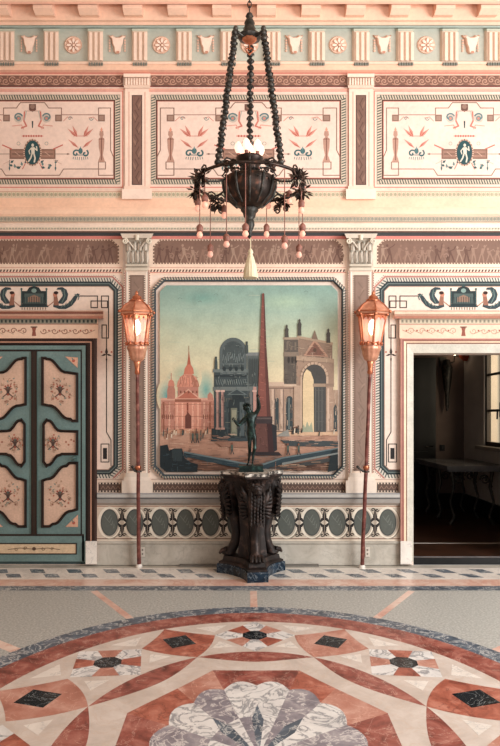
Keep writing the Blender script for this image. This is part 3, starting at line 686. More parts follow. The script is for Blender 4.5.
for m in (1, -1):
    mb = MB()
    q0, q1 = sorted((m*3.2, m*46.6)); pxbox(mb, c+q0, 351.5, c+q1, 534, .02, .035, TG)
    a, b = sorted((m*2.6, m*.2)); pxbox(mb, c+a, 351.5, c+b, 534, .02, .05, '#33261F')
    a, b = sorted((m*3.9, m*3.0)); pxbox(mb, c+a, 352, c+b, 533, .02, .042, '#5F7A76')
    leaf = mb.build('door_leaf', M['door'], d1)
    top = [(7.5, 357), (12, 357)]+sc([(13, 358), (34, 371.5)])+[(44, 373), (44, 422), (38, 422)]+sc([(36, 420), (14, 406.5)])+[(7.5, 405)]
    mid = [(8.5, 424), (12.5, 418.5)]+sc([(14, 419.5), (27, 430)], 5)+[(44, 430.5), (44, 455), (28, 455)]+sc([(26.5, 456), (14, 466)], 5)+[(12.5, 467.5), (8.5, 462)]
    bot = [(7.5, 480)]+sc([(13, 478), (32, 465)])+[(35, 462), (44, 462), (44, 510)]+sc([(38, 512), (19, 525)])+[(16, 527.5), (7.5, 527.5)]
    for j, pts in enumerate((top, mid, bot)):
        pm = MB(); 
        loft(pm, [inset(pts, -.8), inset(pts, .8), inset(pts, 2.2), inset(pts, 3.6), inset(pts, 4.8)], [.035, .065, .055, .06, .04], ['#201613', '#3E2A23', '#1F1613', '#2C1E1A'], cap='#CFAE99', cx=c, flip=(m < 0))
        po = pm.build('arabesque_panel', M['door'], leaf)
        p = Paint(.042, cx=c, flip=(m < 0)); cu, cv = 26, (390, 442.5, 495)[j]
        if j == 1: cu = 19
        [p.leaf(cu, cv, 90+t*34, 6.4-abs(t)*.6, 2.0, ('#4C5A54', '#5A433C', '#6B4B40')[t % 3], 1) for t in (-2, -1, 0, 1, 2)]; p.poly([(cu-2.2, cv-.5), (cu+2.2, cv-.5), (cu+1.2, cv+2.6), (cu+2, cv+4), (cu-2, cv+4), (cu-1.2, cv+2.6)], '#4A3A36', 1.4); [p.oval(cu+t*2.6, cv-4.6+abs(t), 1.0, 1.0, '#A2574A', 1.6, 8) for t in (-1, 0, 1)]
        p.line([(cu-5, cv+7), (cu-2, cv+4.5), (cu+2, cv+4.5), (cu+5, cv+7)], 1, '#5C4A42', 1); p.oval(cu, cv+4.5, 1.2, 1.2, '#8E4B3E', 2, 8)
        r = random.Random(j+3)
        for k in range(30):
            a = 2*PI*k/30*1.7+.2; rr = r.uniform(6, 12.5)*(.72 if j == 1 else 1); x, y = cu+rr*.92*math.cos(a), cv+rr*math.sin(a)*(1.15 if j != 1 else .95)
            cc = r.choice(['#B06652', '#7E8F84', '#A5846E', '#8C5C4C'])
            if r.random() < .5: p.oval(x, y, .9, .9, cc, 1, 8)
            else: p.leaf(x, y, r.uniform(0, 360), 3.2, 1.3, cc, 1)
            if k % 3 == 0: p.spiral(x, y, 2.0, .9, a, .5, '#A48672', 1.5)
        if j == 1:
            for k in range(4): p.oval(32+k*2.6, 442+math.sin(k*2)*3, 1, 1, '#9C6352', 1, 8)
        p.build('painted_vase', M['door'], po)
    for tr_ in ([(31, 356.5), (44, 357.5), (43.5, 368)], [(44, 514.5), (44, 527), (31, 527)]):
        pm = MB(); loft(pm, [tr_, inset(tr_, .5)], [.035, .039], ['#C09078'], cap='#D6A68E', cx=c, flip=(m < 0)); 
        pp = pm.build('corner_panel', M['door'], leaf)
        p = Paint(.04, cx=c, flip=(m < 0)); g = (sum(t[0] for t in tr_)/3, sum(t[1] for t in tr_)/3); p.oval(g[0], g[1], 1.6, 1.6, '#B0594A', 1, 10); p.leaf(g[0], g[1], 120, 4, 1.5, '#6E8379', 1); p.build('painted_flower', M['door'], pp)
    if m > 0:
        lk = MB(); pxbox(lk, c+40, 456, c+43.5, 461, .035, .06, '#54706E', taper=.3); lk.tube([W(c+41.7, 457.5, .06), W(c+41.7, 457.5, .1), W(c+38.5, 458.2, .105)], .012, 8, '#4B6462')
        lo = lk.build('lock_handle', M['door'], leaf); lo['label'] = 'small green metal lock handle'
d2 = empty('door_2', W(BAYS[1], 565)); tag(d2, 'open doorway with pink and white stone frame at right', 'doorway', kind='structure')
surround(d2, BAYS[1], False)

# ------------------------------------------------------------------ mural
mu = empty('wall_painting', W(248.5, 478)); tag(mu, 'large wall painting of an obelisk, arches and domed church in a rope frame', 'painting')
mb = Paint(.008)
out = chamfer(152, 277.5, 345.5, 478.5, 11)
loft(mb, [out, out, inset(out, 4.4), inset(out, 5.2), inset(out, 6.6), inset(out, 8.2)], [0, .03, .036, .045, .04, .02], ['#C9C2B2', '#CFC7B7', '#23292C', '#46525A', '#20272A'])
fo = mb.build('rope_frame', M['plain'], mu)
mb = Paint(.0375)
mb.rope(inset(out, 2.2), 3.6, 2.7, '#4E5654', 0, .5, True, .42); mb.e = .031; mb.line(inset(out, .5), .7, '#8D4A48', 0, True)
mb.build('rope_pattern', M['plain'], fo)
cv = Paint(.021); cv.ranked = []
X = lambda x: 150+x/2.5
Y = lambda y: 270+y/2.5
def mp(pts, cc, L): cv.poly([(X(a), Y(b)) for a, b in pts], cc, L)
def mr(a, b, x, y, cc, L): mp([(a, y), (x, y), (x, b), (a, b)], cc, L)
def ml(pts, wd, cc, L): cv.line([(X(a), Y(b)) for a, b in pts], wd/2.5, cc, L)
inn = inset(out, 7.8)
# canvas ground in horizontal strips with smooth sky gradient, chamfered corners
stops = [(22, '#7B9B93'), (100, '#98B0A2'), (180, '#BAC0A6'), (260, '#D3C8A8'), (340, '#DDC7A6'), (400, '#CFB094'), (412, '#B8927E'), (450, '#AE8672'), (485, '#75574A'), (512, '#4E3A32')]
def skyc(y):
    for i in range(len(stops)-1):
        if y <= stops[i+1][0]: return mixc(stops[i][1], stops[i+1][1], max(0, (y-stops[i][0]))/(stops[i+1][0]-stops[i][0]))
    return lin(stops[-1][1])
vt, vb, ul, ur = 277.5+7.8, 478.5-7.8, 152+7.8, 345.5-7.8; ch = 11-7.8*.59
ys = [vt, vt+ch]+[Y(s[0]) for s in stops if vt+ch < Y(s[0]) < vb-ch]+[vb-ch, vb]
def lr(v):
    k = 0
    if v < vt+ch: k = vt+ch-v
    if v > vb-ch: k = v-(vb-ch)
    return ul+k, ur-k
for i in range(len(ys)-1):
    a, b = ys[i], ys[i+1]; (l0, r0), (l1, r1) = lr(a), lr(b)
    ca, cb = skyc((a-270)*2.5), skyc((b-270)*2.5)
    cv.poly([(l1, b), (r1, b), (r0, a), (l0, a)], [cb, cb, ca, ca], 0)
rm = random.Random(4)
# clouds
def cloud(x, y, rx, ry, c0, L=1):
    n = 16; o = [(X(x+rx*math.cos(2*PI*k/n)), Y(y+ry*math.sin(2*PI*k/n))) for k in range(n)]
    for k in range(n):
        a, b = o[k], o[(k+1) % n]
        cv.poly([(X(x), Y(y)), a, b], [c0, skyc((a[1]-270)*2.5), skyc((b[1]-270)*2.5)], L)
for a in ((42, 315, 26, 45, '#5F9C9A'), (60, 290, 26, 40, '#6FA69E'), (140, 300, 30, 55, '#6FA59E'), (90, 270, 40, 40, '#8FB09A'), (340, 80, 90, 25, '#A3BCA6'), (130, 70, 70, 22, '#78A096')): cloud(*a, L=1+.2*(a[0] % 5))
for a, b in ((70, 72), (160, 62), (120, 80), (385, 55)): ml([(a, b), (a+5, b-3), (a+10, b)], 1.2, '#6D8780', 3)
# pink church
ck, cs, cl = '#B27C6C', '#8C5B4A', '#CFA08C'
mr(27, 325, 165, 405, '#B5806F', 4); mr(27, 320, 165, 326, cl, 5)
for k in range(9): mr(32+k*14.5, 330, 36+k*14.5, 398, cl if k % 2 else cs, 5)
mp([(43, 322), (43, 300), (46, 290), (60, 290), (63, 300), (63, 322)], ck, 5); mp([(44, 290), (47, 278), (53, 272), (59, 278), (62, 290)], '#C78572', 5); ml([(53, 273), (53, 258)], 2, ck, 5)
mp([(144, 325), (144, 312), (150, 305), (157, 312), (158, 325)], ck, 5)
mr(69, 292, 121, 318, ck, 5); mp([(67, 292), (69, 280), (75, 268), (85, 260), (105, 260), (115, 268), (121, 280), (123, 292)], '#C98A76', 6)
mp([(84, 260), (87, 246), (93, 236), (102, 236), (108, 246), (110, 260)], '#BE7560', 7); mp([(93, 236), (96, 215), (97, 196), (99, 215), (102, 236)], '#A9604C', 7)
for k in range(6): ml([(72+k*9, 291), (84+k*4.5, 262)], 1, cs, 8)
mp([(60, 323), (96, 297), (128, 323)], cl, 8); mp([(68, 321), (96, 301), (121, 321)], '#AE6A58', 9)
mr(62, 323, 128, 330, cs, 8); mr(62, 330, 128, 398, '#C98C78', 8)
for k in range(5): mr(66+k*13, 332, 70+k*13, 396, '#DDA994' if k != 2 else '#7E4436', 9)
mp([(88, 396), (88, 365), (95, 356), (103, 365), (103, 396)], '#6B4138', 10); mr(45, 398, 165, 408, '#C7967C', 9)
# dark triumphal building
dk, d2c, d3 = '#3F494B', '#566061', '#2B3437'
mr(160, 255, 243, 420, dk, 11); mr(243, 210, 272, 300, '#5B6463', 11); mr(243, 300, 272, 420, '#4B5354', 11)
n = 14; mp([(174, 268), (174, 205)]+[(208-34*math.cos(PI*k/n), 205-36*math.sin(PI*k/n)) for k in range(n+1)]+[(242, 268)], d2c, 12)
mp([(181, 262), (181, 208)]+[(208-27*math.cos(PI*k/n), 206-28*math.sin(PI*k/n)) for k in range(n+1)]+[(235, 262)], '#465051', 13)
for k in range(12): ml([(182+k*4.6, 226+6*math.sin(k)), (184+k*4.6, 212+5*math.sin(k*2))], 1.6, '#748080', 14)
ml([(181, 235), (235, 235)], 2, '#6E7878', 14); ml([(181, 258), (235, 258)], 2, '#6E7878', 14)
mr(157, 248, 246, 256, '#677170', 14); mr(160, 262, 243, 268, '#2E373A', 13); mr(158, 292, 272, 302, '#6A7270', 14); mr(240, 206, 273, 214, '#7A8080', 13)
for k in range(14): ml([(165+k*5.6, 274), (168+k*5.6, 286)], 1.6, '#6B7675', 13)
mp([(196, 420), (196, 330), (206, 312), (222, 308), (236, 318), (240, 335), (240, 420)], d3, 13); mr(202, 345, 218, 415, '#6E7264', 14); mr(204, 350, 216, 375, '#8C8B78', 15); mr(204, 380, 216, 405, '#7E7F6E', 15)
mr(224, 330, 236, 415, '#4F5A5C', 14)
for a in (166, 178): mr(a, 304, a+7, 396, '#B8948A', 14); mr(a+4.5, 304, a+7, 396, '#7E6661', 15)
mr(258, 292, 266, 385, '#B58C82', 14); mr(250, 300, 255, 395, '#6C6D6C', 14)
mr(154, 396, 192, 424, '#2E383C', 14); mr(152, 420, 262, 428, '#374246', 15); ml([(165, 247), (165, 218)], 5, '#3B4345', 14); ml([(242, 208), (242, 180)], 5, '#48504F', 14)
for k in range(4): mp([(247+k*6, 290), (247+k*6, 225), (250+k*6, 220), (252+k*6, 225), (252+k*6, 290)], '#454D4D', 14)
# right colonnade
mr(298, 280, 388, 408, '#A48C7B', 11); mr(296, 280, 388, 290, '#C2AB97', 12); mr(298, 294, 388, 297, '#7A675C', 12)
for a in (304, 326, 364): mr(a, 298, a+6, 402, '#C4AC99', 13); mr(a+6, 298, a+9, 402, '#7E6C62', 13)
for a, w_ in ((313, 9), (340, 17)): mp([(a, 400), (a, 325)]+[(a+w_/2-w_/2*math.cos(PI*k/8), 325-w_*.6*math.sin(PI*k/8)) for k in range(9)]+[(a+w_, 325), (a+w_, 400)], '#3B4548', 13)
mr(346, 320, 349, 398, '#6F7A79', 14)
# great arch
A1 = '#8B7768'; A2 = '#4B4A48'
mr(335, 172, 372, 285, '#5A544E', 12); mr(334, 205, 372, 216, '#84776A', 13); mr(333, 168, 372, 174, '#9C8C7A', 13)
for k in range(3): mr(341+k*10, 180, 346+k*10, 200, '#6F665C', 13)
mp([(370, 168), (456, 185), (456, 236), (370, 232)], A1, 12); mp([(384, 214), (412, 172), (446, 217)], '#B08C78', 13); mp([(391, 212), (412, 181), (438, 214)], '#7E5C50', 14); mp([(368, 164), (457, 181), (457, 187), (368, 170)], '#A8947F', 14); mp([(404, 172), (412, 150), (420, 174)], '#7D6C5F', 14); mp([(366, 214), (460, 222), (460, 232), (366, 226)], '#A8927E', 15)
ar = lambda r, n=14: [(411-r*math.cos(PI*k/n), 270-r*1.15*math.sin(PI*k/n)) for k in range(n+1)]
mp([(366, 228), (460, 232), (460, 292), (366, 292)], '#9A8372', 12)
mp([(376, 405), (376, 270)]+ar(35)+[(446, 405)], '#C0A792', 14); mp([(381, 405), (381, 270)]+ar(29.5)+[(440, 405)], A2, 15)
mp([(382, 405), (382, 275), (385, 258), (392, 248), (402, 255), (409, 275), (410, 405)], '#D9C39E', 16); mp([(410, 405), (410, 288), (436, 288), (436, 405)], '#4A4B4A', 17); mr(407, 284, 438, 292, '#9B8774', 18)
for k in range(3): ml([(414+k*8, 294), (414+k*8, 402)], 1.6, '#6B6A66', 18)
mr(440, 292, 458, 404, '#A58C7A', 16); mr(443, 296, 448, 402, '#C7AE9A', 17); mr(360, 290, 376, 404, '#B39B88', 16); mr(438, 284, 460, 292, '#8F7A6A', 17)
mr(458, 300, 470, 405, '#A28A78', 16); mp([(459, 403), (459, 345), (463, 335), (468, 345), (468, 403)], '#3F484A', 17)
for a, b, t in ((342, 168, 136), (374, 164, 122), (446, 182, 146)): mp([(a-5, b), (a-4, b-14), (a-5, t+14), (a-2, t+8), (a-2.5, t+3), (a, t), (a+2.5, t+3), (a+2, t+8), (a+5, t+13), (a+4, b-14), (a+5, b)], '#4A4743', 18)
mp([(378, 405), (384, 385), (388, 395), (393, 378), (398, 392), (404, 380), (408, 405)], '#9AA08A', 17)
# paving, obelisk and foreground
mr(300, 405, 470, 414, '#C9A88C', 18); mp([(325, 424), (470, 428), (470, 442), (345, 440)], '#3F4648', 18); mp([(312, 416), (345, 398), (350, 416)], '#8B8A84', 18)
mp([(280, 60), (283, 57), (286, 60), (291, 190), (302, 366), (268, 366), (275, 190)], '#7E4F47', 19); mp([(284, 60), (286, 60), (291, 190), (302, 366), (292, 366), (286, 190)], '#5A3B37', 20)
for k in range(14): ml([(279-k*.4, 90+k*19), (284, 92+k*19)], 1, '#A4695C', 20)
mr(264, 366, 306, 384, '#3C3436', 20); mr(267, 369, 303, 373, '#5E5250', 21); mp([(266, 384), (304, 384), (310, 455), (260, 455)], '#60423D', 20); mp([(292, 384), (304, 384), (310, 455), (296, 455)], '#3E2A2B', 21); mp([(252, 455), (322, 455), (330, 464), (246, 464)], '#30292B', 21)
mp([(304, 384), (316, 390), (318, 450), (310, 455)], '#2E2F33', 20)
mp([(85, 455), (200, 478), (270, 492), (330, 470), (470, 446), (470, 458), (340, 482), (275, 503), (195, 490), (85, 466)], '#2F3E45', 19); mp([(85, 453), (200, 475), (270, 488), (330, 468), (470, 444), (470, 447), (330, 472), (270, 493), (200, 479), (85, 457)], '#647275', 22)
mp([(330, 482), (470, 456), (470, 460), (330, 488)], '#7A7F7C', 22); mp([(300, 496), (470, 466), (470, 476), (300, 505)], '#3E3F3F', 20)
mp([(25, 440), (44, 436), (48, 452), (60, 446), (80, 446), (86, 470), (100, 480), (120, 486), (118, 505), (40, 505), (25, 492)], '#1F282C', 20); mr(55, 448, 80, 478, '#2E383B', 21); mp([(444, 505), (452, 455), (462, 446), (470, 450), (470, 500)], '#232B2E', 21)
for k in range(26):
    x = rm.uniform(32, 150) if k < 16 else rm.uniform(320, 460); y = rm.uniform(408, 432) if k < 16 else rm.uniform(405, 414); h = rm.uniform(8, 14)
    ml([(x, y), (x+1, y-h)], 2.6, rm.choice(['#2D3436', '#DCCDB6', '#46504C', '#6E4136']), 22); cv.oval(X(x+1), Y(y-h-2), .6, .7, '#6B4A3E', 22.5, 8)
for x, y in ((205, 460), (345, 462), (372, 462), (107, 432), (118, 432)):
    ml([(x-3, y), (x, y-12), (x+4, y)], 2.4, '#34393A', 23); ml([(x, y-11), (x, y-22)], 5, '#4C5A52', 23); cv.oval(X(x), Y(y-26), 1.0, 1.2, '#7B5446', 24, 8)

def tex(x0, y0, x1, y1, n, cols, L, ln=6, vert=.5, wd=1.0):
    for _ in range(n):
        x, y = rm.uniform(x0, x1), rm.uniform(y0, y1); l = rm.uniform(.4, 1)*ln
        if rm.random() < vert: ml([(x, max(y0, y-l)), (x+rm.uniform(-.5, .5), min(y1, y+l))], wd, rm.choice(cols), L)
        else: ml([(max(x0, x-l), y), (min(x1, x+l), y+rm.uniform(-.5, .5))], wd, rm.choice(cols), L)
# church details
for y in (336, 366, 392): ml([(28, y), (164, y)], 1, '#96664F', 9.5)
for k in range(6):
    for x0 in (31, 134): ml([(x0+k*5.2, 372), (x0+k*5.2, 362)], 1.8, '#7C4D40', 9.6)
tex(28, 328, 164, 400, 70, ['#C58F7D', '#A06C5B', '#DBB09C'], 9.4, 6, .6)
tex(70, 264, 120, 290, 26, ['#A06A58', '#D8A792'], 8.4, 5, .7); mp([(104, 262), (121, 280), (123, 292), (108, 292)], '#A36D5B', 8.2)
for k in range(5): cv.oval(X(77+k*10), Y(305), .8, 1.4, '#7A4C3F', 9.8, 8)
ml([(97, 200), (97, 190)], 1.2, '#8C5A4A', 8); tex(30, 398, 165, 408, 20, ['#E0C3AC', '#A87F6A', '#6B5348'], 10, 5, .2)
# dark building details
tex(160, 256, 272, 300, 50, ['#758080', '#2C3437', '#8A928C'], 14.2, 5, .6, .9); tex(162, 304, 272, 420, 110, ['#5E6866', '#272F32', '#707A74', '#7E7A6C'], 14.4, 7, .75, .9)
tex(183, 180, 234, 260, 40, ['#5E6A6A', '#353F42', '#7C8784'], 14.2, 5, .4, .9)
mp([(192, 312), (217, 296), (243, 312)], '#657070', 14.5); mp([(199, 310), (217, 299), (236, 310)], '#3A4447', 14.6)
for a in (166, 178, 258): mr(a-2, 300, a+9, 305, '#C9A99D', 15); mr(a-2, 394, a+9, 399, '#A88A80', 15)
for a, b, t in ((165, 248, 216), (242, 207, 178)): mp([(a-4, b), (a-3.5, t+12), (a-1.5, t+4), (a, t), (a+1.5, t+4), (a+3.5, t+12), (a+4, b)], '#454F4E', 15)
for k in range(4): cv.oval(X(186+k*15), Y(247), 1.6, 2.4, '#2F393C', 14.6, 10)
# arch and colonnade details
tex(336, 176, 371, 284, 50, ['#6E665C', '#463F3B', '#85796C'], 13.5, 6, .6, .9); tex(372, 188, 455, 232, 50, ['#A79280', '#6A594D', '#C0AB96'], 15.3, 6, .3, .9)
for k in range(11):
    a = PI*(k+.5)/11; ml([(411-30*math.cos(a), 270-34*math.sin(a)), (411-36*math.cos(a), 270-41*math.sin(a))], 1.2, '#7D6A5B', 16)
tex(300, 296, 386, 402, 80, ['#8F7867', '#D3BDA8', '#7A675A'], 13.6, 8, .85, .9); tex(440, 296, 470, 402, 30, ['#8A7363', '#CDB6A2'], 17.5, 8, .9, .9)
for k in range(4): mr(412, 300+k*26, 434, 302+k*26, '#5C5B58', 18.5)
cv.oval(X(412), Y(200), 1.6, 2, '#5B483E', 15.5, 10)
for k in range(3): cv.oval(X(347+k*9), Y(225), 1.2, 3.4, '#3C3936', 14, 10)
ml([(336, 290), (388, 290)], 1.4, '#DCC6B0', 13.8); ml([(300, 404), (388, 404)], 2, '#6E5C50', 13.8)
# obelisk carving
tex(275, 120, 290, 360, 34, ['#9A6A5F', '#684039'], 20.5, 3, .5, 1); tex(263, 388, 294, 452, 26, ['#77544D', '#4C312D'], 21.5, 5, .4, 1)
# paving, shadows, ruins
tex(28, 410, 470, 452, 150, ['#C39C88', '#A07763', '#D0AE99', '#94705F'], 18.4, 12, .02, .9); mp([(160, 428), (262, 430), (300, 446), (180, 442)], '#94705F', 18.5)
tex(90, 470, 260, 505, 50, ['#8A6653', '#4E382F', '#9C7862'], 18.6, 14, .02, 1.2); tex(290, 480, 465, 506, 50, ['#8A6653', '#3F322D', '#A98A72'], 20.5, 16, .02, 1.2)
tex(28, 446, 115, 503, 40, ['#33424A', '#161D20', '#44545A'], 21.6, 6, .4, 1.2); tex(100, 458, 330, 490, 30, ['#566468', '#26333A'], 22.4, 14, .02, .8)
tex(30, 60, 465, 250, 26, ['#9DB3A4', '#8FA99D', '#B9C2AB'], .9, 20, .0, .8)
cv.flush(); co = cv.build('canvas', M['mural'], mu)

# ------------------------------------------------------------------ floor
mb = MB()
mb.face([(XW0, -9.5, 0), (XW1, -9.5, 0), (XW1, .0, 0), (XW0, .0, 0)], mat=M['terrazzo'])
mb.face([(XW0, -9.5, -.1), (XW0, 0, -.1), (XW1, 0, -.1), (XW1, -9.5, -.1)], mat=M['terrazzo'])
for q in ([(XW0, -9.5), (XW1, -9.5)], [(XW1, -9.5), (XW1, 0)], [(XW1, 0), (XW0, 0)], [(XW0, 0), (XW0, -9.5)]): mb.face([(*q[0], -.1), (*q[1], -.1), (*q[1], 0), (*q[0], 0)], mat=M['terrazzo'])
floor = mb.build('floor', M['terrazzo']); tag(floor, 'grey terrazzo floor with inlaid marble medallion and border', 'floor', kind='structure')
yv = lambda v: G(0, v).y
def strip(mb, y0, y1, z, mat): mb.face([(XW0, y0, z), (XW1, y0, z), (XW1, y1, z), (XW0, y1, z)], mat=mat)
mb = MB()
strip(mb, yv(568), -.0, .0004, M['basemarble']); strip(mb, yv(579.5), yv(568), .0004, M['white_plain']); strip(mb, yv(586), yv(579.5), .0004, M['pinkstone']); strip(mb, yv(590.5), yv(586), .0004, M['grey'])
x = -3.7; i = 0
while x < 3.6:
    for (va, vb_, dx) in ((569.3, 573, 0), (574, 577.6, .20)):
        y0, y1 = yv(va), yv(vb_); xx = x+dx
        mb.face([(xx+.07, y1, .0009), (xx+.21, y1, .0009), (xx+.14, y0, .0009), (xx, y0, .0009)], mat=M['grey'])
    x += .372; i += 1
mb.build('border_band', M['white_plain'], floor)
# medallion: normals of an oval
AX, AY = .055, G(0, 756).y; A0, B0 = .98, 1.26
def med(k, rho, tau=0, z=.0006):
    t = math.radians(22.5*k); ex, ey = A0*math.sin(t), B0*math.cos(t); nx, ny = math.sin(t)/A0, math.cos(t)/B0; l = math.hypot(nx, ny); nx /= l; ny /= l
    return Vector((AX+ex+nx*rho+ny*tau, AY+ey+ny*rho-nx*tau, z))
mb = MB()
def ringm(r0, r1, mat, z=.0006, n=128, k0=0, k1=16):
    f0 = r0 if callable(r0) else (lambda s: r0); f1 = r1 if callable(r1) else (lambda s: r1)
    for i in range(n):
        a, b = k0+(k1-k0)*i/n, k0+(k1-k0)*(i+1)/n
        mb.face([med(a, f0(a), z=z), med(b, f0(b), z=z), med(b, f1(b), z=z), med(a, f1(a), z=z)], mat=mat)
ringm(.81, .96, M['grey']); ringm(.60, .81, M['red'])
ringm(0, .60, M['beige'])
# zones inside the inner oval
nd = lambda k: abs((k % 2)-1)     # 0 at odd k (nodes), 1 at even k
lens = lambda k: -.17*(1-(1-nd(k))**2); bin_ = lambda k: -.235-.07*(1-(1-nd(k))**2)
ringm(lens, 0, M['red'], .0007, 256); ringm(bin_, lens, M['beige'], .0006, 256)
PA, PB = .50, .765
def ell(k, s, z=.0006):
    t = math.radians(22.5*k); return Vector((AX+PA*s*math.sin(t), AY+PB*s*math.cos(t), z))
for i in range(128):
    a, b = i/8, (i+1)/8; mt = (M['red'], M['red_orange'], M['red_light'], M['red'])[int(a) % 2*1 + (2 if int(a) % 4 >= 2 else 0)]
    mb.face([ell(a, .8), ell(b, .8), med(b, bin_(b)), med(a, bin_(a))], mat=mt)
# flower of sixteen petals
for i in range(16):
    mt = M['white'] if i % 2 == (0 if 0 <= i < 8 else 1) else M['violet']
    pts = [ell(i, .5, .0008), ell(i, .97, .0008)]
    for k in range(1, 8): pts.append(ell(i+k/8, .97+.09*math.sin(PI*k/8), .0008))
    pts += [ell(i+1, .97, .0008), ell(i+1, .5, .0008)]
    mb.face(pts, mat=mt)
    mb.face([Vector((AX, AY, .0008)), ell(i, .5, .0008), ell(i+1, .5, .0008)], mat=M['violet'] if i % 2 else M['white'])
    if i % 2 == 0: mb.face([Vector((AX, AY, .0011)), ell(i-.35, .45, .0011), ell(i, .66, .0011), ell(i+.35, .45, .0011)], mat=M['grey'])
# diamonds with octagons (even) and rhombs with black squares (odd)
for k in range(16):
    P3 = lambda tau, rho, z=.001: med(k, rho, tau, z)
    if k % 2 == 0:
        c0 = .305; V = [(0, .597), (.285, c0), (0, .004), (-.285, c0)]
        oc = [(.092*math.sin(PI/8+PI/4*j), c0+.092*math.cos(PI/8+PI/4*j)) for j in range(8)]
        mb.face([P3(*v) for v in V], mat=M['white'])
        for j in range(4):
            a, b = V[j], V[(j+1) % 4]; lerp = lambda t: (a[0]+(b[0]-a[0])*t, a[1]+(b[1]-a[1])*t)
            e0, e1 = lerp(.30), lerp(.70); cm = ((e0[0]+e1[0])*.5*.32, c0+((e0[1]+e1[1])*.5-c0)*.32)
            mb.face([P3(*e0, .0013), P3(*e1, .0013), P3(cm[0]+(e1[0]-e0[0])*.2, cm[1]+(e1[1]-e0[1])*.2, .0013), P3(cm[0]-(e1[0]-e0[0])*.2, cm[1]-(e1[1]-e0[1])*.2, .0013)], mat=M['red_orange'] if j % 2 else M['red_light'])
        mb.face([P3(*q, .0016) for q in oc], mat=M['black'])
    else:
        def arc(a, b, bow):
            o = []
            for j in range(7):
                t = j/7; nx, ny = (b[1]-a[1]), -(b[0]-a[0]); o.append((a[0]+(b[0]-a[0])*t+nx*bow*4*t*(1-t), a[1]+(b[1]-a[1])*t+ny*bow*4*t*(1-t)))
            return o
        V = [(0, .6), (.27, .31), (0, 0), (-.27, .31)]
        pts = []
        for j in range(4): pts += arc(V[j], V[(j+1) % 4], -.06 if j in (1, 2) else .03)
        mb.face([P3(*q) for q in pts], mat=M['red_orange'] if k % 4 == 3 else M['red_light'])
        c0 = .315; mb.face([P3(-.086, c0+.094, .0016), P3(.086, c0+.094, .0016), P3(.086, c0-.094, .0016), P3(-.086, c0-.094, .0016)], mat=M['black'])
for k in range(16):   # small white triangles in the spandrels
    for (r0, r1, r2, tt) in ((.53, .53, .40, .12), (.10, .10, .22, .08)):
        mb.face([med(k+.5, r0, -tt, .0012), med(k+.5, r1, tt, .0012), med(k+.5, r2, 0, .0012)], mat=M['white_plain'])
mb.build('inlaid_medallion', M['beige'], floor)
mb = MB()
def pink(u0, v0, u1, v1, w_=.022):
    a, b = G(u0, v0, .0005), G(u1, v1, .0005); t = (b-a).normalized(); n_ = Vector((-t.y, t.x, 0))*w_
    mb.face([a-n_, b-n_, b+n_, a+n_], mat=M['pinkstone'])
pink(94, 591, 131, 619, .03); pink(411.5, 591, 376, 618.5, .03); pink(253.5, 591, 254, 607.5, .03); pink(-40, 628, 16, 650.5, .04); pink(545, 630, 495, 652, .04)
mb.build('inlay_line', M['pinkstone'], floor)
mb = MB(); q0, q1 = W(180, 0).x, W(318, 0).x; mb.box(q0, q1, -.075, -.031, 0, .02, '#6E6A64'); sl = mb.build('stone_sill', M['plain'], floor)
mb = MB(); mb.box(XW0-.15, XW0, -9.5, TH, 0, ZT, '#D8C2B2'); o = mb.build('wall_left', M['plaster']); tag(o, 'plain cream side wall added out of view at the left end of the hall', 'wall', kind='structure')  # unseen wall, added to cut the fill from the left
# ------------------------------------------------------------------ ceiling (above the frame; the chandelier hangs from it)
ZC = ZT+.02
mb = MB(); mb.box(XW0, XW1, -9.5, TH, ZC, ZC+.1, '#E6D2BE'); o = mb.build('ceiling', M['ceil']); tag(o, 'plain cream ceiling above the cornice', 'ceiling', kind='structure')

# ------------------------------------------------------------------ adjoining room behind the right doorway
DB = 9.95; yb = DB-D; FZ = .084
xr = 217*DB/F; xl = .9; zc2 = 3.2
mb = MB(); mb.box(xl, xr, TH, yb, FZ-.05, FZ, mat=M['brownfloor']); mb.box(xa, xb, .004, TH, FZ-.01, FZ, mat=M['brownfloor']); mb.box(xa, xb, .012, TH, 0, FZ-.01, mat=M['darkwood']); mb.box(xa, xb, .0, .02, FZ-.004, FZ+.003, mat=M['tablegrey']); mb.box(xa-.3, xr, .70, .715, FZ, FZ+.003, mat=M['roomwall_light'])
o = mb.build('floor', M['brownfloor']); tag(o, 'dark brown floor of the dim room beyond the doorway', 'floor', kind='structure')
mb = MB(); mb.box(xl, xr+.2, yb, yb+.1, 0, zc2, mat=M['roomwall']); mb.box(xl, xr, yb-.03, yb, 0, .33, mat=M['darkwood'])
o = mb.build('wall_far', M['roomwall']); tag(o, 'dim brown back wall seen through the doorway', 'wall', kind='structure')
mb = MB(); mb.box(xl-.1, xl, TH, yb, 0, zc2, mat=M['roomwall']); o = mb.build('wall_left', M['roomwall']); tag(o, 'dark left wall of the room beyond the doorway', 'wall', kind='structure')
